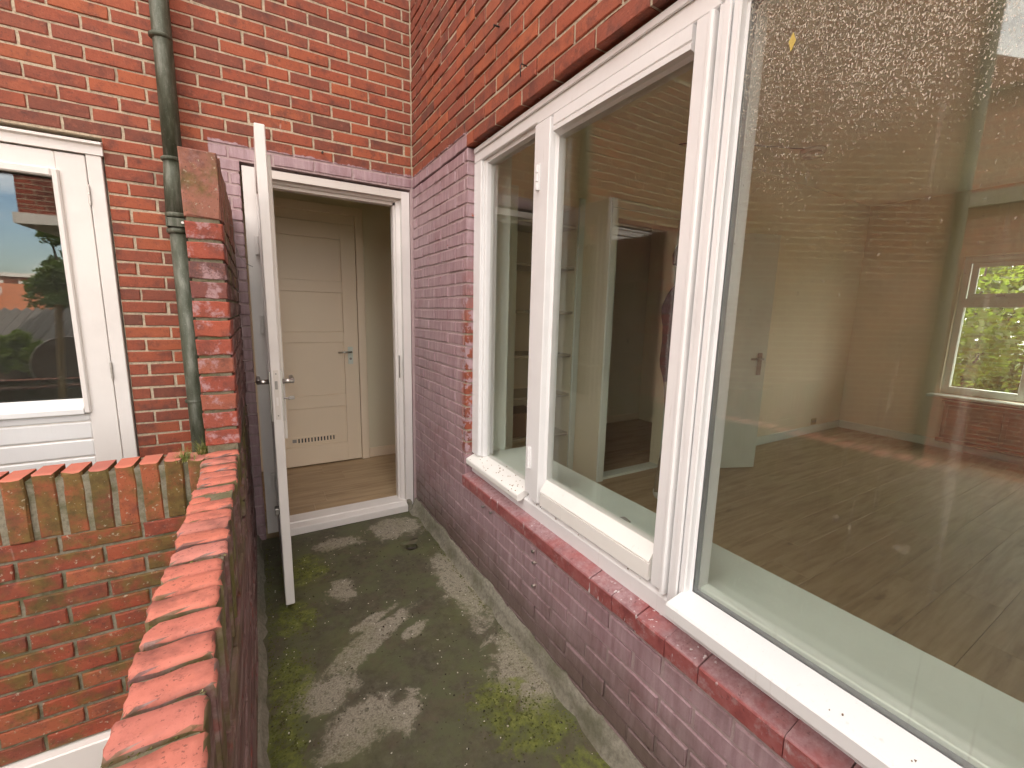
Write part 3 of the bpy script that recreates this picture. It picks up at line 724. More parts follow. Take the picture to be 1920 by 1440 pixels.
for sx, x0 in ((1, dx1), (-1, dx0)):
    pl = MB().cbox(min(x0, x0+sx*.007), max(x0, x0+sx*.007), dy0+.035, dy0+.072, .89, 1.105, c=.002).build('escutcheon', M['steel'], od)
    h = MB().tube([(x0+sx*.006, dy0+.054, 1.06), (x0+sx*.05, dy0+.054, 1.06)], .010, 14).build('lever', M['steel'], pl, True)
    MB().tube([(x0+sx*.044, dy0+.050, 1.06), (x0+sx*.046, dy0+.075, 1.061), (x0+sx*.046, dy0+.165, 1.063)], [.010, .010, .009], 14).build('grip', M['steel'], pl, True)
MB().tube([(dx1+.007, dy0+.054, .985), (dx1+.034, dy0+.054, .985)], .0035, 8).cbox(dx1+.026, dx1+.05, dy0+.049, dy0+.059, .978, .992, c=.002).build('key', M['dark_steel'], od)
for z in (1.70, 1.28, .36):
    hg = MB().cbox(.010, dx0-.001, dy1-.022, dy1+.006, z-.05, z+.05, c=.002).build('hinge', M['white_warm'], od)
    MB().tube([(.022, dy1-.024, z-.045), (.022, dy1-.024, z+.045)], .006, 10).build('pin', M['white_warm'], hg)
MB().cbox(dx0-.018, dx0, dy0+.02, dy0+.06, .47, .50, c=.003).build('foot_bolt', M['dark_steel'], od)
# ---- cream panel door inside the hall
hd = thing('hall_door', (.32, 3.86, ZF), 'cream panelled inner door with vent slots seen through the open doorway', 'door')
Y = 3.845; Dm = M['door_in']
hx0, hx1 = -.10, .728
MB().cbox(hx0, hx0+.10, Y, Y+.022, .07, 2.05).build('stile', Dm, hd); MB().cbox(hx1-.115, hx1, Y, Y+.022, .07, 2.05).build('stile', Dm, hd)
rails = ((.07, .235), (.555, .66), (1.10, 1.185), (1.505, 1.595), (1.93, 2.05))
for a, b in rails: MB().cbox(hx0+.1002, hx1-.1152, Y, Y+.022, a, b).build('rail', Dm, hd)
for (a, b), (c_, d_) in zip(rails[:-1], rails[1:]):
    MB().cbox(hx0+.1004, hx1-.1154, Y+.010, Y+.02, b+.0003, c_-.0003).build('panel', Dm, hd)
pl = MB().cbox(.642, .682, Y-.006, Y-.0005, .915, 1.06, c=.002).build('handle_plate', M['white_in'], hd)
MB().tube([(.662, Y-.006, 1.02), (.662, Y-.05, 1.02)], .008, 10).tube([(.668, Y-.048, 1.02), (.56, Y-.048, 1.018)], .008, 10).build('lever', M['steel'], pl, True)
MB().disc((.662, Y-.0068, .96), (0, 1, 0), .010, .0014, 14).build('lock', M['dark_steel'], pl)
vt = MB().cbox(.165, .53, Y+.003, Y+.0098, .258, .318, c=.001).build('vent_plate', Dm, hd)
MB().cbox(.185, .215, Y+.001, Y+.0028, .275, .302, c=.001).build('vent_knob', M['dark_steel'], vt)
for k in range(12): MB().box(.228+k*.0245, .238+k*.0245, Y+.0015, Y+.0028, .27, .305).build('vent_slot', M['black'], vt)
hc = thing('door_frame', (.32, 3.87, ZF), 'cream casing round the panelled hall door', 'door frame')
for a, b in ((-.165, -.104), (.732, .795)): MB().cbox(a, b, 3.84, 3.8715, ZF, 2.125).build('jamb', Dm, hc)
MB().cbox(-.165, .795, 3.84, 3.8715, 2.1255, 2.19).build('head', Dm, hc)
MB().box(-.104, .732, 3.862, 3.8715, 2.055, 2.1253).build('head_stop', Dm, hc)

# ================================================================== NEIGHBOUR'S DOOR
nf = thing('door_frame', (-1.05, YB, 0), 'white frame round the neighbouring glazed door beside the downpipe', 'door frame')
YN = YB - .012
MB().cbox(-.628, -.574, YN, YB+.10, 0, 2.036).build('jamb', M['white_warm'], nf); MB().cbox(-1.54, -1.482, YN, YB+.10, 0, 2.036).build('jamb', M['white_warm'], nf)
MB().prism([(YN-.006, 2.037), (YN-.006, 2.075), (YN-.022, 2.080), (YN-.022, 2.088), (YN+.02, 2.102), (YB+.1, 2.102), (YB+.1, 2.037)], 0, -1.543, -.566).build('head', M['white_warm'], nf)
nd = thing('glazed_door', (-1.05, YB, 0), 'white glazed door with grooved lower panel beside the green downpipe', 'door')
YD = YN + .004
MB().cbox(-.731, -.632, YD, YD+.045, .02, 2.030).build('stile', M['white_warm'], nd); MB().cbox(-1.478, -1.379, YD, YD+.045, .02, 2.030).build('stile', M['white_warm'], nd)
MB().cbox(-1.3788, -.7312, YD, YD+.045, 1.935, 2.030).build('rail', M['white_warm'], nd)
zz = [.84, .805, .717, .629, .541, .453, .365, .277, .19]
for a, b in zip(zz[:-1], zz[1:]): MB().cbox(-1.378, -.7315, YD+.006, YD+.040, b+.003, a-.003, c=.006).build('panel_board', M['white'], nd)
MB().box(-1.378, -.7315, YD+.014, YD+.030, .19, .84).build('panel_core', M['white_aged'], nd)
MB().cbox(-1.3788, -.7312, YD, YD+.045, .02, .19).build('rail', M['white_warm'], nd)
bx = [(-1.10+.0, 0)]
xL, xR_, zB, zT = -1.385, -.722, .848, 1.955
bd = .040
def bead(p): MB().prism(p, 1, YD-.016, YD-.0005)
for nm, b in (('r', (xR_-.018, xR_, zB, zT)), ('l', (xL, xL+.018, zB, zT))): MB().cbox(b[0]-(.006 if nm == 'r' else 0), b[1]+(.006 if nm == 'l' else 0), YD-.016, YD+.02, b[2], b[3], c=.006).build('glazing_bead', M['white_warm'], nd)
MB().cbox(xL+.0245, xR_-.0245, YD-.016, YD+.02, zT-.036, zT, c=.006).build('glazing_bead', M['white_warm'], nd)
MB().prism([(YD-.018, zB), (YD-.018, zB+.022), (YD+.014, zB+.07), (YD+.02, zB+.07), (YD+.02, zB)], 0, xL+.0245, xR_-.0245).build('glazing_bead', M['white'], nd)
MB().box(xL+.01, xR_-.01, YD+.0205, YD+.0245, zB+.03, zT-.01).build('pane', M['glass_clean'], nd); MB().box(xL+.01, xR_-.01, YD+.0365, YD+.0405, zB+.03, zT-.01).build('pane', M['glass_clean'], nd)
for z in (1.86, 1.05):
    hg = MB().cbox(-.634, -.626, YD-.006, YD-.0005, z-.046, z+.046, c=.001).build('hinge', M['steel'], nd)
    for dz in (-.03, -.01, .01, .03): MB().tube([(-.630, YD-.008, z+dz-.009), (-.630, YD-.008, z+dz+.009)], .005, 10).build('knuckle', M['steel'], hg)
# a closed room behind that door, walls coloured dark so the glass stays dark
st('neighbour_room', plain('darkened_room', (.10, .095, .085), .9), (-1.9, -.25, YB+.8, YB+.85, -.1, 2.6), (-1.9, -1.85, YB+.205, YB+.8, -.1, 2.6), (-.30, -.25, YB+.205, YB+.8, -.1, 2.6), (-1.9, -.25, YB+.205, YB+.8, 2.55, 2.6), (-1.9, -.25, YB+.1, YB+.8, -.1, -.05))

# ================================================================== DOWNPIPE
dp = thing('downpipe', (-.305, 2.73, 0), 'green weathered zinc downpipe with collars between the two doors', 'pipe')
px, py = -.306, 2.728
MB().tube([(px+.004, py, 2.055), (px+.006, py, 2.5), (px+.008, py, 3.6)], .0375, 20).build('pipe_length', M['zinc'], dp, True)
MB().tube([(px-.006, py-.004, 1.79), (px-.003, py-.002, 1.95), (px+.002, py, 2.05)], [.0405, .040, .0385], 20).build('pipe_length', M['zinc'], dp, True)
MB().tube([(px+.004, py-.01, .10), (px+.003, py-.008, .80), (px-.002, py-.004, 1.78)], .0375, 20).build('pipe_length', M['zinc'], dp, True)
for z, r in ((2.58, .0405), (2.055, .041), (.885, .0405), (3.2, .0405)):
    MB().tube([(px, py-.002, z-.010), (px, py-.002, z-.005), (px, py-.002, z+.005), (px, py-.002, z+.010)], [r-.002, r+.004, r+.004, r-.002], 24).build('collar', M['zinc'], dp, True)
br = MB().tube([(px-.004, py-.004, 1.715), (px-.004, py-.004, 1.722), (px-.004, py-.004, 1.734), (px-.004, py-.004, 1.740)], [.041, .046, .046, .041], 24).build('bracket_ring', M['zinc'], dp, True)
MB().tube([(px-.004, py-.004, 1.788), (px-.004, py-.004, 1.794), (px-.004, py-.004, 1.806), (px-.004, py-.004, 1.812)], [.041, .046, .046, .041], 24).build('bracket_ring', M['zinc'], dp, True)
MB().cbox(px-.044, px-.036, py-.05, YB+.02, 1.742, 1.786, c=.002).build('strap', M['zinc'], br); MB().cbox(px+.030, px+.038, py-.05, YB+.02, 1.742, 1.786, c=.002).build('strap', M['zinc'], br)
MB().cbox(px-.0355, px+.0295, py-.052, py-.046, 1.744, 1.784, c=.002).build('clamp_plate', M['zinc'], br)
MB().disc((px+.022, py-.054, 1.764), (0, 1, 0), .006, .008, 8).build('bolt', M['steel'], br)

# ================================================================== BIG WINDOW
win = thing('window', (.95, .4, .55), 'big white timber window with three panes over the red sill', 'window')
Wm, XF, XBk = M['white'], .921, 1.005
MB().prism([(XF, 1.958), (XF, 1.890), (XF+.004, 1.886), (.936, 1.886), (.936, 1.866), (.942, 1.862), (.958, 1.858), (.972, 1.858), (.972, 1.88), (XBk, 1.88), (XBk, 1.958)], 2, .655, 2.0545).build('jamb', Wm, win)
MB().prism([(XF, 2.121), (XF, 2.060), (XF+.004, 2.056), (.937, 2.056), (.939, 2.041), (.958, 2.036), (.972, 2.036), (.972, 2.05), (XBk, 2.05), (XBk, 2.121)], 1, 1.425, 1.957).build('head', Wm, win)
MB().prism([(XF, 2.121), (XF, 2.054), (XF+.003, 2.051), (XBk, 2.051), (XBk, 2.121)], 1, .699, 1.4245).build('head', Wm, win)
MB().prism([(XF, 2.121), (XF, 2.060), (XF+.004, 2.056), (.937, 2.056), (.939, 2.041), (.944, 2.036), (.9445, 2.036), (.9445, 2.05), (.969, 2.05), (XBk, 2.05), (XBk, 2.121)], 1, -1.155, .6985).build('head', Wm, win)
cb('head_strip', Wm, win, .9125, .9205, -1.15, 1.95, 2.098, 2.1195, c=.003)
MB().prism([(XF, 1.438), (XF, 1.400), (XF+.003, 1.397), (XBk, 1.397), (XBk, 1.438), (.965, 1.438), (.945, 1.4415), (XF+.006, 1.4415)], 2, .64, 2.0505).build('mullion', Wm, win)
MB().prism([(XF, .6995), (XF, .676), (.929, .674), (.929, .668), (XF+.001, .666), (XF, .664), (XF, .652), (.925, .649), (.9435, .649), (.9435, .6415), (.9438, .6415), (.9438, .655), (.969, .655), (.969, .64), (XBk, .64), (XBk, .6995)], 2, .60, 2.0505).build('post', Wm, win)
cb('post_bead', Wm, win, .912, .9205, .667, .684, .615, 2.05, c=.003)
# bottom rail, sloping left sill, raised sill board at the big pane
MB().prism([(XF, .552), (XF, .601), (.925, .607), (.945, .618), (XBk, .622), (XBk, .552)], 1, -1.155, 1.957).build('bottom_rail', Wm, win)
MB().prism([(.888, .598), (.886, .603), (.886, .622), (.889, .627), (.958, .657), (.985, .657), (.985, .6235), (.944, .6235), (.92, .6075), (.905, .598)], 1, 1.440, 1.955).build('sill', M['white_dirty'], win)
MB().prism([(.866, .606), (.863, .610), (.862, .640), (.866, .646), (.944, .660), (.944, .6195), (.924, .608)], 1, -1.15, .657).build('sill', M['white'], win)
# panes
MB().box(.959, .963, 1.442, 1.868, .645, 2.046).build('pane', M['glass'], win)
rp = MB().box(.9446, .9486, -1.12, .654, .645, 2.048).build('pane', M['glass_dirty'], win)
MB().box(.9646, .9686, -1.12, .654, .645, 2.048).build('pane', M['glass_clean'], win)
for nm, b in (('a', (.9488, .9644, .640, .653, .646, 2.047)), ('b', (.9488, .9644, -1.11, .6398, .646, .660)), ('c', (.9488, .9644, -1.11, .6398, 2.034, 2.047))): MB().box(*b).build('spacer', M['grey_seal'], rp)
cb('inner_bead', M['white_in'], win, .970, 1.004, -1.12, .638, .6225, .668); cb('inner_bead', M['white_in'], win, .970, 1.004, -1.12, .638, 2.03, 2.0495)
# casement sash
sa = bpy.data.objects.new('sash', None); C.objects.link(sa); sa.parent = win; sa.location = Vector((.93, 1.05, 1.3)) - win.location
XS = .9135
MB().prism([(XS, 1.3925), (XS, 1.336), (XS+.003, 1.333), (.934, 1.327), (.942, 1.320), (.9425, 1.316), (.972, 1.316), (.972, 1.3925)], 2, .628, 2.0445).build('stile', Wm, sa)
MB().prism([(XS, .7205), (XS, .752), (XS+.003, .755), (.930, .758), (.9425, .764), (.972, .764), (.972, .7205)], 2, .628, 2.0445).build('stile', Wm, sa)
MB().prism([(XS-.003, .7200), (XS-.007, .716), (XS-.007, .709), (XS-.003, .705), (.945, .705), (.945, .7200)], 2, .622, 2.043).build('cover_strip', Wm, sa)
MB().prism([(XS, 2.0445), (XS, 2.012), (XS+.004, 2.009), (XS+.004, 2.006), (XS, 2.003), (XS+.001, 1.992), (.93, 1.988), (.9425, 1.982), (.972, 1.982), (.972, 2.0445)], 1, .7645, 1.3155).build('top_rail', Wm, sa)
MB().prism([(XS, .628), (XS, .678), (XS+.004, .680), (XS+.004, .683), (XS-.001, .686), (XS+.002, .690), (.9425, .728), (.972, .728), (.972, .628)], 1, .7645, 1.3155).build('bottom_rail', M['white_dirty'], sa)
MB().box(.9426, .9466, .759, 1.322, .715, 1.995).build('pane', M['glass'], sa); MB().box(.9606, .9646, .759, 1.322, .715, 1.995).build('pane', M['glass_clean'], sa)
for z in (1.86, .80):
    hg = cb('hinge', Wm, sa, .908, .9133, 1.386, 1.406, z-.045, z+.045, c=.001)
    for dz in (-.03, 0, .03): MB().tube([(.908, 1.398, z+dz-.013), (.908, 1.398, z+dz+.013)], .0055, 10).build('knuckle', Wm, hg)
# inside board
ib = thing('window_board', (1.12, .4, .62), 'pale green-white inner window board behind the glass', 'window sill')
MB().prism([(1.006, .598), (1.006, .638), (1.255, .638), (1.262, .631), (1.262, .605), (1.255, .598)], 1, -1.69, 1.962).build('board', M['white_in'], ib)
sy_ = thing('casement_stay', (1.05, 1.1, .638), 'dark metal casement stay lying on the inner window board', 'casement stay')
MB().tube([(1.035, 1.20, .646), (1.07, 1.06, .648), (1.085, 1.03, .660), (1.088, 1.005, .655)], [.004, .006, .006, .004], 8).build('bar', M['dark_steel'], sy_, True)

# ================================================================== INSIDE THE LIVING ROOM
bs = thing('bookshelf', (1.7, 2.6, ZF), 'built-in alcove shelves seen through the narrow left pane', 'shelf')
Sh = plain('shelf_paint', (.42, .38, .29), .6)
for z in (.507, .801, 1.09, 1.395, 1.704, 1.98): MB().cbox(1.462, 1.948, 2.475, 2.798, z-.02, z).build('shelf_board', Sh, bs)
MB().cbox(1.40, 1.4595, 2.452, 2.469, ZF, 2.16).build('side_board', M['white_in'], bs); MB().cbox(1.9515, 2.0, 2.452, 2.469, ZF, 2.16).build('side_board', M['white_in'], bs)
bx_ = thing('box', (1.6, 2.6, .507), 'brown cardboard box on a low shelf of the alcove', 'box')
MB().cbox(1.49, 1.72, 2.50, 2.74, .508, .68, c=.003).build('carton', plain('cardboard', (.16, .085, .05), .8), bx_); MB().cbox(1.59, 1.62, 2.4985, 2.4999, .55, .68).build('tape', plain('parcel_tape', (.3, .2, .1), .3), bx_)
rd = thing('room_door', (2.98, 2.44, ZF), 'white inner door standing ajar behind the large pane', 'door')
a = Vector((2.985, 2.40, 0)); b = Vector((3.755, 2.092, 0)); t = (b-a).normalized(); nn = Vector((-t.y, t.x, 0))
def slab(u0, u1, w0, w1, z0, z1, name, mat, parent):
    mb = MB(); P = [a + t*u + nn*w_ for u, w_ in ((u0, w0), (u1, w0), (u1, w1), (u0, w1))]
    mb.add([(p.x, p.y, z) for z in (z0, z1) for p in P], [(0, 3, 2, 1), (4, 5, 6, 7), (0, 1, 5, 4), (1, 2, 6, 5), (2, 3, 7, 6), (3, 0, 4, 7)]); return mb.build(name, mat, parent)
Ld = (b-a).length
slab(0, Ld, -.02, .02, .068, 2.06, 'leaf', M['white_in'], rd)
for z0, z1 in ((.2, .95), (1.1, 1.95)): slab(.12, Ld-.12, -.024, -.0205, z0, z1, 'panel', M['white_in'], rd)
pl = slab(Ld-.085, Ld-.045, -.027, -.0245, .90, 1.09, 'handle_plate', M['dark_steel'], rd)
p0 = a + t*(Ld-.065); p1 = p0 - nn*.07
MB().tube([(p0.x, p0.y, 1.04), (p1.x, p1.y, 1.04), (p1.x-t.x*.11, p1.y-t.y*.11, 1.04)], .009, 10).build('lever', M['dark_steel'], pl, True)
sm = thing('smoke_detector', (3.85, 1.96, 2.7), 'round smoke detector on the ceiling behind the large pane', 'smoke detector')
MB().tube([(3.85, 1.96, 2.699), (3.85, 1.96, 2.672)], .085, 28).build('base', M['white_aged'], sm, True); MB().tube([(3.85, 1.96, 2.671), (3.85, 1.96, 2.655), (3.85, 1.96, 2.64)], [.065, .075, .06], 28).build('cap', M['white_aged'], sm, True)
cbl = MB().tube([(3.77, 1.99, 2.695), (3.4, 2.15, 2.694), (3.02, 2.3, 2.695), (2.9, 2.46, 2.695)], .004, 6).build('cable', M['black'], None); tag(cbl, 'thin dark cable on the ceiling running to the smoke detector', 'cable')
sc_ = thing('wall_socket', (5.6, 2.46, .2), 'small yellowed wall socket low on the living room wall', 'socket')
MB().cbox(5.55, 5.66, 2.459, 2.4695, .16, .235).build('plate', M['brass'], sc_)
for x in (5.58, 5.63): MB().disc((x, 2.4585, .198), (0, 1, 0), .016, .002, 14).build('outlet', M['dark_steel'], sc_)
fw = thing('far_window', (6.3, .9, .64), 'white window with top light and trees beyond, across the living room, unseen bays added for light', 'window')
Wi = M['white_in']
for ya, yb_ in ((1.545, 1.60), (1.0, 1.06), (.15, .20), (-.68, -.63), (-1.5, -1.45)): MB().cbox(6.30, 6.37, ya, yb_, .645, 2.05).build('post', Wi, fw)
for ya, yb_ in ((1.0602, 1.5448), (.2002, .9998), (-.6298, .1498), (-1.4498, -.6802)):  # bays toward negative Y are added out of view to brighten the room
    for z0, z1 in ((.645, .715), (1.545, 1.635), (1.985, 2.05)): MB().cbox(6.30, 6.37, ya, yb_, z0, z1).build('rail', Wi, fw)
    MB().box(6.335, 6.339, ya, yb_, .7152, 1.5448).build('pane', M['glass_clean'], fw)
    tl = MB().cbox(6.295, 6.33, ya+.01, yb_-.01, 1.6352, 1.68).cbox(6.295, 6.33, ya+.01, yb_-.01, 1.94, 1.984).cbox(6.295, 6.33, ya+.01, ya+.06, 1.6802, 1.9398).cbox(6.295, 6.33, yb_-.06, yb_-.01, 1.6802, 1.9398).build('top_light', Wi, fw)
    MB().box(6.311, 6.315, ya+.0602, yb_-.0602, 1.6802, 1.9398).build('pane', M['glass_clean'], tl); MB().cbox(6.27, 6.2945, (ya+yb_)/2-.03, (ya+yb_)/2+.03, 1.648, 1.665).build('catch', M['dark_steel'], tl)
MB().cbox(6.10, 6.249, -1.56, 1.66, .61, .638, c=.004).build('sill', Wi, fw)
lc = thing('low_cabinet', (6.15, .85, ZF), 'low wooden radiator casing beneath the far window', 'cabinet')
wd = plain('oiled_wood', (.30, .19, .095), .5, var=.15, scale=6)
MB().cbox(6.09, 6.234, .20, 1.50, .20, .58).build('front_panel', wd, lc); MB().cbox(6.07, 6.089, .18, 1.52, .16, .20).build('plinth_rail', wd, lc); MB().cbox(6.07, 6.234, .18, 1.52, .581, .60).build('top', wd, lc)
for y in (.2, .63, 1.06): MB().cbox(6.082, 6.0895, y+.02, y+.41, .23, .55).build('door_panel', wd, lc)

# ================================================================== PERSON INSIDE
def person(px_, py_, zf):
    root = thing('person', (px_, py_, zf), 'person in dark padded jacket and khaki trousers standing behind the window post', 'person')
    hd_ = 5.35                                                     # heading: towards the window
    fx, fy = math.cos(hd_), math.sin(hd_); lx, ly = -fy, fx        # forward, left
    def P(f, l, z): return Vector((px_ + fx*f + lx*l, py_ + fy*f + ly*l, zf + z))
    V = []; E_ = []; Rr = []
    def v(p, rx, ry=None): V.append(p); Rr.append((rx, ry or rx)); return len(V)-1
    def e(a, b): E_.append((a, b))
    pel = v(P(0, 0, .96), .15, .115); wa = v(P(0, 0, 1.10), .150, .115); ch = v(P(.01, 0, 1.30), .175, .125); up_ = v(P(0, 0, 1.45), .13, .09)
    nk = v(P(.005, 0, 1.53), .058, .06); hb = v(P(.015, 0, 1.60), .075, .085); hm = v(P(.02, 0, 1.68), .082, .098); ht = v(P(.01, 0, 1.76), .058, .07)
    for a_, b_ in ((pel, wa), (wa, ch), (ch, up_), (up_, nk), (nk, hb), (hb, hm), (hm, ht)): e(a_, b_)
    for sgn, fwd in ((1, .10), (-1, -.05)):
        hip = v(P(0, .095*sgn, .90), .098, .10); kn = v(P(.03+fwd*.5, .10*sgn, .50), .066, .07); an = v(P(-.01+fwd, .10*sgn, .11), .046, .05); he = v(P(-.03+fwd, .10*sgn, .045), .042, .042); ba = v(P(.10+fwd, .105*sgn, .040), .044, .034); to = v(P(.18+fwd, .11*sgn, .032), .036, .026)
        for a_, b_ in ((pel, hip), (hip, kn), (kn, an), (an, he), (he, ba), (ba, to)): e(a_, b_)
        sh = v(P(0, .185*sgn, 1.42), .078, .075); el = v(P(-.03, .255*sgn, 1.14), .062); wr = v(P(.07, .265*sgn, .91), .045, .04); pa = v(P(.095, .262*sgn, .835), .034, .022)
        for a_, b_ in ((up_, sh), (sh, el), (el, wr), (wr, pa)): e(a_, b_)
        for q, (dl, ln) in enumerate(((.028, .070), (.010, .080), (-.009, .075), (-.027, .060))):
            f1 = v(P(.105+dl*.6, (.262+dl*.1)*sgn, .790), .0095); f2 = v(P(.105+dl*.9+.006, (.258+dl*.1)*sgn, .790-ln*.55), .0085); f3 = v(P(.098+dl*.9, (.250)*sgn, .790-ln), .007)
            e(pa, f1); e(f1, f2); e(f2, f3)
        t1 = v(P(.135, .248*sgn, .825), .011); t2 = v(P(.145, .240*sgn, .785), .009); e(pa, t1); e(t1, t2)
    me = bpy.data.meshes.new('body'); me.from_pydata([p-root.location for p in V], E_, []); me.update()
    o = bpy.data.objects.new('body', me); C.objects.link(o)
    sm_ = o.modifiers.new('skin', 'SKIN'); 
    for i, d in enumerate(me.skin_vertices[0].data): d.radius = Rr[i]; d.use_root = (i == 0)
    o.modifiers.new('sub', 'SUBSURF').levels = 2
    dg = bpy.context.evaluated_depsgraph_get(); me2 = bpy.data.meshes.new_from_object(o.evaluated_get(dg)); bpy.data.objects.remove(o)
    skin = plain('skin', (.50, .28, .20), .5); jk = plain('padded_jacket', (.030, .020, .034), .55, var=.3, scale=14); tr_ = plain('khaki_trousers', (.30, .245, .17), .85, var=.12, scale=20); sh_ = plain('white_shoe', (.62, .60, .55), .6)
    for m_ in (skin, jk, tr_, sh_): me2.materials.append(m_)
    for p_ in me2.polygons:
        c_ = p_.center; lat = abs(c_.x*lx + c_.y*ly); p_.use_smooth = True
        z = c_.z
        p_.material_index = 3 if z < .085 else (0 if z > 1.545 or (lat > .205 and z < .905) else (1 if z > .86 else 2))
    for vv in me2.vertices:                                          # quilting of the jacket, trouser folds
        z = vv.co.z; lat = vv.co.x*lx + vv.co.y*ly
        if .93 < z < 1.46: 
            k = 1 + .018*math.sin(z*2*PI/.085); vv.co.x *= k; vv.co.y *= k
        if .10 < z < .4: vv.co.x += .004*math.sin(z*60)
    b_ = bpy.data.objects.new('body', me2); C.objects.link(b_); b_.parent = root
    hm_ = plain('dark_hair', (.03, .022, .016), .6); mb = MB(); V2 = []; c0 = P(.0, 0, 1.71)
    n1, n2 = 14, 20
    for i in range(n1+1):
        th = PI*.62*i/n1
        for j in range(n2):
            ph = 2*PI*j/n2; fr = math.cos(ph)
            lim = 1 if fr < .35 else max(.45, 1-.8*(fr-.35))
            t_ = th*lim; rr_ = 1 + R.uniform(-.02, .03)
            V2.append(c0 + Vector((fx, fy, 0))*(.106*math.sin(t_)*math.cos(ph)*rr_) + Vector((lx, ly, 0))*(.092*math.sin(t_)*math.sin(ph)*rr_) + Vector((0, 0, .118*math.cos(t_)*rr_)))
    mb.add(V2, [(i*n2+j, i*n2+(j+1) % n2, (i+1)*n2+(j+1) % n2, (i+1)*n2+j) for i in range(n1) for j in range(n2)]); mb.build('hair', hm_, root, True)
    # face features become part of the one body mesh
    import bmesh
    me2.materials.append(M['black']); me2.materials.append(plain('lips', (.38, .15, .13), .5))
    feats = []
    for sgn in (1, -1):
        feats.append((4, MB().disc(P(.103, .032*sgn, 1.675), (fx, fy, 0), .010, .006, 10)))
        q = P(.01, .088*sgn, 1.665); feats.append((0, MB().tube([q + Vector((0, 0, .03)), q + Vector((lx*.014*sgn, ly*.014*sgn, 0)), q - Vector((0, 0, .028))], [.008, .014, .008], 8)))
    feats.append((0, MB().tube([P(.095, 0, 1.690), P(.118, 0, 1.655), P(.130, 0, 1.638), P(.100, 0, 1.630)], [.008, .011, .015, .008], 8)))
    feats.append((5, MB().tube([P(.094, .022, 1.600), P(.104, 0, 1.602), P(.094, -.022, 1.600)], [.004, .006, .004], 8)))
    bm = bmesh.new(); bm.from_mesh(me2)
    for mi, fb_ in feats:
        vs_ = [bm.verts.new(Vector(p) - root.location) for p in fb_.v]
        for f in fb_.f:
            nf_ = bm.faces.new([vs_[i] for i in f]); nf_.material_index = mi; nf_.smooth = True
    bm.to_mesh(me2); bm.free()
person(2.535, 1.995, ZF)

# ================================================================== SMALL THINGS
def grass_tuft(x, y, z, n, h, label):
    r = random.Random(int(x*1000)); mb = MB()
    for i in range(n):
        a = r.uniform(0, 2*PI); b0 = Vector((x + r.gauss(0, .011), y + r.gauss(0, .007), z)); L = h*r.uniform(.45, 1.1); bend = r.uniform(.25, .95); wd_ = r.uniform(.0006, .0013)
        d = Vector((math.cos(a), math.sin(a), 0)); sdv = Vector((-d.y, d.x, 0)); pts = []
        for k in range(4):
            q = k/3; p = b0 + d*(L*bend*q*q) + Vector((0, 0, L*(q - .55*bend*q*q))); pts.append((p - sdv*wd_*(1-q*.85), p + sdv*wd_*(1-q*.85)))
        mb.add([p for pr in pts for p in pr], [(2*k, 2*k+1, 2*k+3, 2*k+2) for k in range(3)])
    n_ = N('grass_blades', .6); g = n_.noise(60, None, 2)
    n_.col(n_.ramp(g, [(.35, (.10, .15, .025)), (.55, (.24, .27, .06)), (.7, (.50, .40, .20))]))
    o = mb.build('grass_tuft', n_.m, None, fix=False); tag(o, label, 'grass', 'grass tufts on the coping')
grass_tuft(-.250, 1.80, .838, 120, .058, 'green grass tuft rooted between two upright coping bricks')
grass_tuft(-.196, 1.845, .845, 130, .068, 'yellowing grass tuft in the nook beneath the downpipe beside the pier')
def mossline(name, label):
    r = random.Random(21); mb = MB()
    for i in range(520):
        y = r.uniform(.3, 1.7); x = -.132 + r.uniform(-.045, .045); yj = 1.695 - round((1.695-y)/.0612)*.0612 + .0306
        if r.random() > .35 + .5*math.sin(yj*40)**2: continue
        c = Vector((x, yj + r.gauss(0, .002), .868)); s_ = r.uniform(.0012, .004)
        mb.add([c + Vector((s_*r.uniform(-1, 1), s_*r.uniform(-1, 1), r.uniform(0, 1)*s_)) for _ in range(4)], [(0, 1, 2), (0, 2, 3), (1, 2, 3), (0, 1, 3)])
    n_ = N('moss', .9); n_.col(n_.ramp(n_.noise(90, None, 2), [(.35, (.05, .055, .012)), (.6, (.14, .14, .03)), (.75, (.35, .33, .2))]))
    o = mb.build(name, n_.m, None, fix=False); tag(o, label, 'moss', kind='stuff')
mossline('moss', 'tiny moss cushions in the joints of the salmon coping bricks')
wr = MB().tube([(-.078, 2.30, 1.72), (-.066, 2.32, 1.715), (-.070, 2.33, 1.66), (-.055, 2.35, 1.60), (-.028, 2.36, 1.565), (-.005, 2.37, 1.555)], .0016, 6).build('loose_wire', M['dark_steel']); tag(wr, 'thin loose wire sticking out of the pier beside the door frame', 'wire')
pgs = ((1.296, .451, 'topmost'), (1.290, .406, 'middle'), (1.288, .308, 'lowest'))
for y, z, w_ in pgs:
    o = thing('wall_plug', (XR, y, z), w_ + ' of three screw plugs in the purple wall below the casement', 'plug', 'wall plugs below the window')
    MB().tube([(XR+.01, y, z), (XR-.010, y, z)], .0048, 10).build('shank', plain('plug_plastic', (.40, .33, .29), .6), o, True); MB().disc((XR-.011, y, z), (1, 0, 0), .0062, .003, 10).build('collar', M['dark_steel'], o)
for y, z, w_ in ((1.741, .452, 'farther'), (1.658, .455, 'nearer')):
    o = thing('wall_plug', (XR, y, z), w_ + ' of two screw heads tucked beneath the red sill', 'plug', 'wall plugs below the window')
    MB().tube([(XR+.01, y, z), (XR-.010, y, z)], .0045, 10).build('shank', M['dark_steel'], o, True); MB().disc((XR-.011, y, z), (1, 0, 0), .006, .003, 10).build('collar', M['dark_steel'], o)
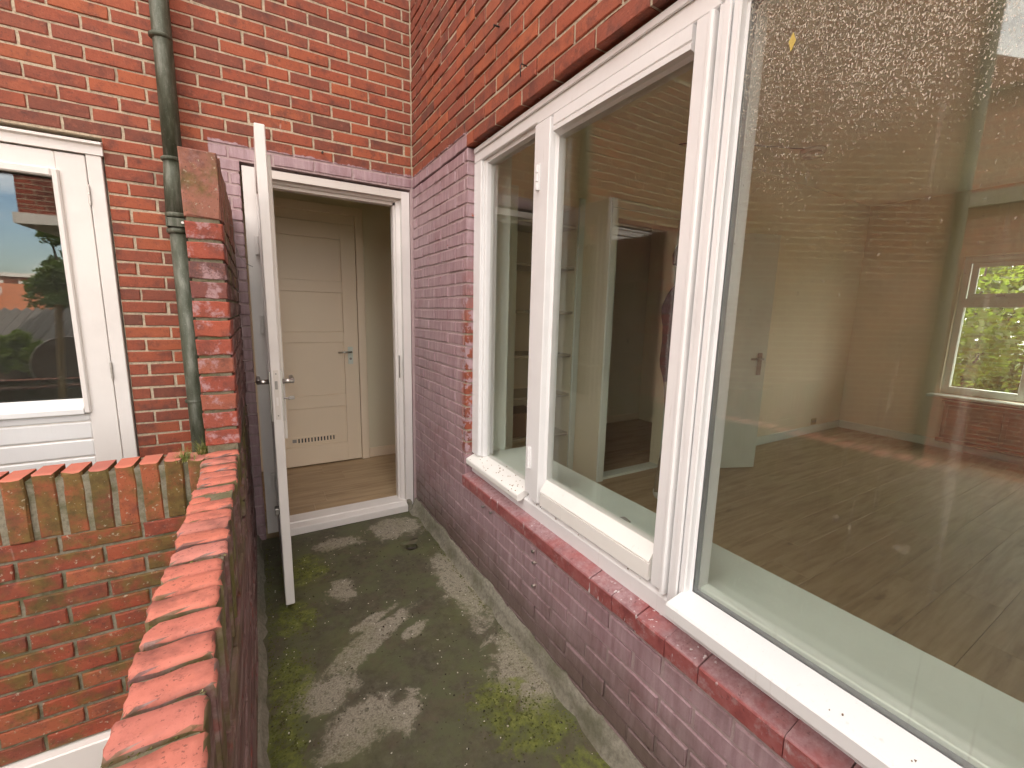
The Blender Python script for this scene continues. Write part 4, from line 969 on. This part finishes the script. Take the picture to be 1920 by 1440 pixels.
hk = MB().tube([(XR+.01, 1.455, 2.245), (XR-.02, 1.455, 2.247), (XR-.028, 1.45, 2.235), (XR-.028, 1.445, 2.20)], .0022, 6).build('wire_hook', M['black'], None, True); tag(hk, 'bent wire hook in the red bricks above the narrow pane', 'hook')
nl = MB().tube([(XR+.01, 1.661, 2.473), (XR-.022, 1.661, 2.470), (XR-.026, 1.661, 2.47)], [.003, .003, .006], 8).build('nail', M['black']); tag(nl, 'rusty nail high in the red brickwork of the window wall', 'nail')
bt = MB().disc((.37, YB-.004, 2.238), (0, 1, 0), .006, .014, 8).build('bolt', M['black']); tag(bt, 'dark bolt head in the mortar above the open doorway', 'bolt')
lf = MB().add([(.9437, .545, 1.930), (.9433, .552, 1.915), (.9437, .546, 1.895), (.9433, .538, 1.912)], [(0, 1, 2), (0, 2, 3)]).build('leaf', plain('yellow_leaf', (.55, .42, .10), .6), None, fix=False)
lf.modifiers.new('s', 'SOLIDIFY').thickness = .0006; tag(lf, 'small yellow leaf stuck high on the dirty large pane', 'leaf')
def scatter(name, pts, size, mat, label, cat, seed):
    r = random.Random(seed); mb = MB()
    for x, y, z in pts:
        s_ = r.uniform(.4, 1.0)*size; a = r.uniform(0, 2*PI); t_ = r.uniform(.0006, .0015)
        k = r.choice((3, 4, 5)); ring = [(x + s_*math.cos(a+2*PI*i/k)*r.uniform(.5, 1), y + s_*math.sin(a+2*PI*i/k)*r.uniform(.4, 1)) for i in range(k)]
        mb.prism(ring, 2, z - .001, z + t_)
    o = mb.build(name, mat, None); tag(o, label, cat, kind='stuff')
r = random.Random(9)
scatter('paint_flakes', [(r.uniform(-.03, .83), r.uniform(.6, 2.68), .003) for _ in range(230)], .0042, plain('flake', (.62, .58, .50), .7), 'pale paint flakes scattered over the concrete floor', 'flakes', 2)
scatter('grit', [(r.uniform(-.05, .85), r.uniform(.6, 2.70), .003) for _ in range(260)], .005, plain('grit', (.035, .028, .02), .9), 'dark grit and leaf crumbs on the concrete floor', 'grit', 3)
pts = []
for _ in range(38):
    y = r.choice((r.gauss(1.66, .035), r.gauss(1.50, .03), r.gauss(1.58, .07), r.uniform(1.46, 1.93))); x = r.gauss(.925, .018); 
    if 1.45 < y < 1.94: pts.append((x, y, .627 + (x-.889)*.435 + .001))
scatter('seed_husks', pts, .005, plain('husk', (.30, .19, .10), .9), 'brown seed husks and crumbs on the left white sill', 'crumbs', 4)
scatter('sill_crumbs', [(r.uniform(.922, .94), r.choice((r.gauss(1.36, .03), r.uniform(.72, 1.38))), .6105) for _ in range(26)] + [(r.uniform(.875, .93), r.uniform(-.1, .62), .6525) for _ in range(12)], .0035, plain('crumb', (.22, .16, .10), .9), 'small dark crumbs along the lower window rail', 'crumbs', 6)
def moss_clumps():
    r = random.Random(33); mb = MB(); P = []
    for cx, cy_, sx, sy, k in ((.05, 1.97, .05, .07, 260), (.02, 1.62, .04, .10, 300), (-.01, 1.30, .035, .14, 330), (.66, 1.15, .06, .06, 260), (.74, 1.02, .07, .06, 260), (.12, 2.34, .06, .10, 140)):
        for _ in range(k): P.append((r.gauss(cx, sx), r.gauss(cy_, sy)))
    for _ in range(420): P.append((-.045 + abs(r.gauss(0, .016)), r.uniform(.8, 2.7)))
    for _ in range(320): P.append((.845 - abs(r.gauss(0, .012)), r.uniform(.6, 2.6)))
    for x, y in P:
        if not -.05 < x < .85: continue
        s_ = r.uniform(.0015, .0048); c = Vector((x, y, .002)); a = r.uniform(0, 2)
        mb.add([c + Vector((s_*math.cos(a+t), s_*math.sin(a+t), 0)) for t in (0, 1.57, 3.14, 4.71)] + [c + Vector((0, 0, s_*.7))], [(0, 1, 4), (1, 2, 4), (2, 3, 4), (3, 0, 4)])
    n_ = N('floor_moss', .95); n_.col(n_.ramp(n_.noise(30, None, 3), [(.35, (.055, .06, .014)), (.6, (.13, .14, .03)), (.75, (.22, .22, .07))]))
    tag(mb.build('floor_moss', n_.m, None, fix=False), 'small green moss cushions along the floor edges and patches', 'moss', kind='stuff')
moss_clumps()
# broom on the neighbour's balcony, mirrored in the glazed door
bm_ = thing('broom', (-.95, 2.3, 0), 'yellow wooden broom handle mirrored in the glazed door', 'broom')
MB().tube([(-1.06, 2.20, .08), (-.955, 2.24, 1.36)], .016, 12).build('handle', plain('broom_wood', (.66, .47, .16), .5), bm_, True); MB().cbox(-1.20, -.92, 2.17, 2.23, .05, .09, c=.008).build('head', plain('broom_head', (.4, .25, .1), .6), bm_)
mb = MB()
for i in range(60): x = -1.19 + .0045*i; mb.box(x, x+.003, 2.18, 2.22, -.008, .05)
o = mb.build('bristles', plain('bristles', (.12, .08, .05), .9), bm_); o['kind'] = 'stuff'

# ================================================================== WHAT THE PANES MIRROR AND THE FAR WINDOW SHOWS
def wing_mat():
    n = N('wing_brick', .85); x, y, z = n.xyz()
    cb_ = n.n('ShaderNodeCombineXYZ'); n.put(cb_.inputs[0], n.mt('ADD', n.mt('MULTIPLY', x, .86), n.mt('MULTIPLY', y, .51))); n.put(cb_.inputs[1], z)
    b = n.n('ShaderNodeTexBrick'); n.l(cb_.outputs[0], b.inputs['Vector']); b.inputs['Scale'].default_value = 1; b.inputs['Brick Width'].default_value = .204; b.inputs['Row Height'].default_value = .0615; b.inputs['Mortar Size'].default_value = .006
    b.inputs['Color1'].default_value = (.33, .095, .05, 1); b.inputs['Color2'].default_value = (.25, .075, .045, 1); b.inputs['Mortar'].default_value = (.46, .345, .235, 1)
    n.col(soot(n, b.outputs[0], .4)); return n.m
wg = thing('neighbour_wing', (-3, 3, -3), 'red brick wing of the neighbouring house mirrored in the large pane', 'building')
MB().prism([(-1.78, 2.800), (-3.84, 1.58), (-5.3, 4.05), (-1.78, 5.2)], 2, -3, 5.6).build('wall', wing_mat(), wg)
MB().tube([(-3.80, 1.54, -3), (-3.80, 1.54, 5.6)], .045, 14).build('downpipe', M['zinc'], wg, True); MB().prism([(-1.78, 2.62), (-3.98, 1.32), (-5.5, 4.1), (-1.78, 5.4)], 2, 5.6, 5.75).build('roof_edge', M['white_aged'], wg)
nh = thing('opposite_house', (-8, 1, -3), 'dark brick house with pale stone band mirrored in the large pane', 'building')
MB().box(-11, -6.9, -3.0, 5.0, -3, 4.5).build('wall', M['far_brick'], nh); MB().box(-11.05, -6.84, -3.05, 5.05, 3.0, 3.2).build('stone_band', M['cement'], nh)
MB().prism([(-3.1, 4.5), (5.1, 4.5), (3.5, 5.3), (2.9, 5.3), (2.0, 4.75), (-2.5, 4.75)], 0, -11.1, -6.8).build('roof', plain('roof_tile', (.22, .08, .05), .85, var=.2, scale=5), nh)
for y in (-1.6, .6, 2.8):
    f_ = MB().cbox(-6.95, -6.86, y-.5, y+.5, .6, 2.2).build('window', M['white_aged'], nh); MB().box(-6.859, -6.852, y-.42, y+.42, .68, 2.12).build('pane', M['glass_clean'], f_)
oh = thing('overhanging_bay', (-1.6, -3.4, 2.5), 'brick bay with pale stone band mirrored at the top of the glazed door', 'building')
MB().prism([(-2.62, -2.75), (-.6, -2.55), (-.6, -4.6), (-2.55, -4.6)], 2, 2.525, 5.0).build('wall', M['far_brick'], oh); MB().prism([(-2.66, -2.69), (-.54, -2.49), (-.54, -4.66), (-2.60, -4.66)], 2, 2.385, 2.52).build('stone_band', M['white_aged'], oh)
MB().box(-1.5, -.8, -4.5, -3.6, -3, 2.38).build('support', M['far_brick_dark'], oh)
tw = MB().box(-3.6, -1.3, -.55, -.46, -3, .56); t_o = tw.build('terrace_wall', M['mortar_moss']); tag(t_o, 'brick terrace wall with upright coping mirrored low in the glazed door', 'wall')
x = -1.33
while x > -3.6: link('coping_brick', brick_mesh(.05, .1, .205, M['brick_cross'], R.randrange(6), .005, .002), t_o, (x, -.56, .50), (0, 0, 0)); x -= .0635
rt = thing('round_table', (-2.05, -1.1, -.2), 'round brown table top leaning behind the terrace wall, mirrored in the door', 'table')
MB().disc((-1.84, -1.0, .70), (.1, 1, .15), .30, .03, 40).build('top', plain('table_wood', (.11, .06, .042), .6), rt)
MB().tube([Vector((-1.84, -.985, .70)) + Vector((math.cos(k*PI/24)*.305, -.03*math.cos(k*PI/24)-.046*math.sin(k*PI/24), math.sin(k*PI/24)*.302)) for k in range(49)], .007, 6).build('rim', M['steel'], rt, True)
ls = thing('table_support', (-2.05, -1.3, -3), 'dark stand holding the round table top behind the terrace wall', 'stand'); MB().cbox(-2.05, -1.6, -1.35, -1.05, -3, .40).build('block', plain('stand', (.05, .045, .04), .8), ls)
sd_ = thing('shed', (-4, -7, -3), 'dark outbuilding with corrugated roof mirrored in the glazed door', 'shed')
MB().box(-7.5, -2.3, -8.6, -6.1, -3, .60).build('wall', plain('shed_boards', (.10, .065, .045), .85), sd_)
mb = MB(); V2 = []; n_ = 140
for i in range(n_+1):
    x = -7.6 + 5.4*i/n_; dz = .03*math.sin(i*PI/2); V2 += [(x, -5.95, .63+dz), (x, -7.4, 1.24+dz), (x, -8.8, .65+dz)]
mb.add(V2, [(3*i+j, 3*i+3+j, 3*i+4+j, 3*i+1+j) for i in range(n_) for j in range(2)]); o = mb.build('roof', plain('corrugated', (.13, .11, .10), .7, var=.2), sd_)
rh = thing('tiled_house', (-9, -19, -3), 'far house with orange tiled roof and pale dormer mirrored in the glazed door', 'house')
MB().box(-14, -6.4, -21, -16, -3, .3).build('wall', M['far_brick_dark'], rh); MB().prism([(-15.5, .3), (-21.5, .3), (-18.5, 2.05)], 0, -14.3, -6.1).build('roof', plain('orange_tiles', (.40, .13, .06), .85, var=.25, scale=8), rh)
d_ = MB().cbox(-9.6, -8.1, -17.9, -16.6, 1.2, 1.9).build('dormer', M['white_aged'], rh); MB().box(-9.4, -8.3, -16.595, -16.58, 1.3, 1.8).build('pane', M['black'], d_)
fh = thing('terrace_house', (-12, -28, -3), 'pale flat-roofed house behind the tiled roof, mirrored in the glazed door', 'house')
MB().box(-18, -7.4, -32, -26, -3, 2.6).build('wall', M['far_brick_dark'], fh); MB().box(-18.1, -7.3, -32.1, -25.9, 2.601, 2.8).build('roof_edge', M['white_aged'], fh)
for x in (-9.4, -11.6, -13.8): f_ = MB().cbox(x-.8, x+.8, -26.03, -25.9, 1.5, 2.4).build('window', M['white_aged'], fh); MB().box(x-.7, x+.7, -25.895, -25.88, 1.6, 2.3).build('pane', M['black'], f_)

def leaf_mat(name, c, warm):
    n = N(name, .5); t = n.t; k = n.noise(3, None, 4); f = n.noise(30, None, 2)
    cc = n.mix(n.ramp(k, [(.3, tuple(q*.55 for q in c)), (.7, c)]), warm, n.mt('MULTIPLY', f, .5)); n.col(cc)
    tl_ = n.n('ShaderNodeBsdfTranslucent'); n.l(n.mix(cc, (.35, .5, .06), .45), tl_.inputs[0])
    ms = n.n('ShaderNodeMixShader'); ms.inputs[0].default_value = .45; n.l(n.b.outputs[0], ms.inputs[1]); n.l(tl_.outputs[0], ms.inputs[2]); n.l(ms.outputs[0], n.out.inputs[0]); return n.m
BARK = plain('bark', (.06, .045, .03), .9, var=.3, scale=20)
def tree(name, x, y, z0, zc, rx, rz, n, leaf, mat, label, cat, seed, trunk=.09):
    r = random.Random(seed); root = thing(name, (x, y, z0), label, cat); cl = []
    tk = MB(); top = Vector((x, y, zc)); tk.tube([(x, y, z0), (x+.1*rx*.3, y, (z0+zc)/2), top], [trunk, trunk*.75, trunk*.35], 8)
    for i in range(26):
        while True:
            q = Vector((r.uniform(-1, 1), r.uniform(-1, 1), r.uniform(-1, 1)))
            if .25 < q.length < 1: break
        c = Vector((x+q.x*rx, y+q.y*rx, zc+q.z*rz)); cl.append((c, r.uniform(.22, .42)*min(rx, rz)))
        if i < 12: b0 = Vector((x, y, z0 + (zc-z0)*r.uniform(.55, 1))); tk.tube([b0, (b0+c)/2 + Vector((0, 0, -.05*rz)), c], [trunk*.35, trunk*.22, trunk*.08], 6)
    tk.build('trunk', BARK, root, True)
    mb = MB()
    for i in range(n):
        c, cr_ = r.choice(cl); d = Vector((r.gauss(0, 1), r.gauss(0, 1), r.gauss(0, .8))).normalized()*cr_*r.uniform(.35, 1.1)**.6; p = c + d
        a = Vector((r.gauss(0, 1), r.gauss(0, 1), r.gauss(0, .6))).normalized(); b = a.cross(Vector((r.gauss(0, 1), r.gauss(0, 1), r.gauss(0, 1)))).normalized(); s_ = leaf*r.uniform(.6, 1.25)
        mb.add([p - a*s_, p + b*s_*.45, p + a*s_, p - b*s_*.45], [(0, 1, 2), (0, 2, 3)])
    mb.build('crown', mat, root, fix=False)
LG = leaf_mat('bright_leaves', (.10, .15, .03), (.22, .24, .04)); LD = leaf_mat('dark_leaves', (.03, .055, .018), (.07, .09, .02))
LM = leaf_mat('middle_leaves', (.05, .085, .025), (.12, .14, .03))
tree('garden_tree', 9.4, 2.2, -3, 1.4, 1.7, 2.2, 9000, .075, LG, 'leafy green tree in sun outside the far window', 'tree', 1)
tree('garden_tree', 11.5, .1, -3, 1.6, 2.2, 2.6, 8000, .09, LD, 'dark tree behind the sunlit one outside the far window', 'tree', 2)
tree('garden_tree', 13.5, 3.2, -3, 1.6, 2.6, 3.6, 8000, .10, LD, 'dark-leaved tree farthest beyond the far window', 'tree', 12)  # its darkness is the leaf colour itself
tree('garden_tree', -4.05, -9.2, -3, 2.1, .62, 1.05, 6000, .06, LM, 'dark tree mirrored in the glazed door beneath the brick bay', 'tree', 3, .14)
tree('garden_shrub', -2.78, -2.7, -3, .66, .32, .30, 3600, .045, LG, 'bright green shrub mirrored low in the glazed door', 'shrub', 4, .04)
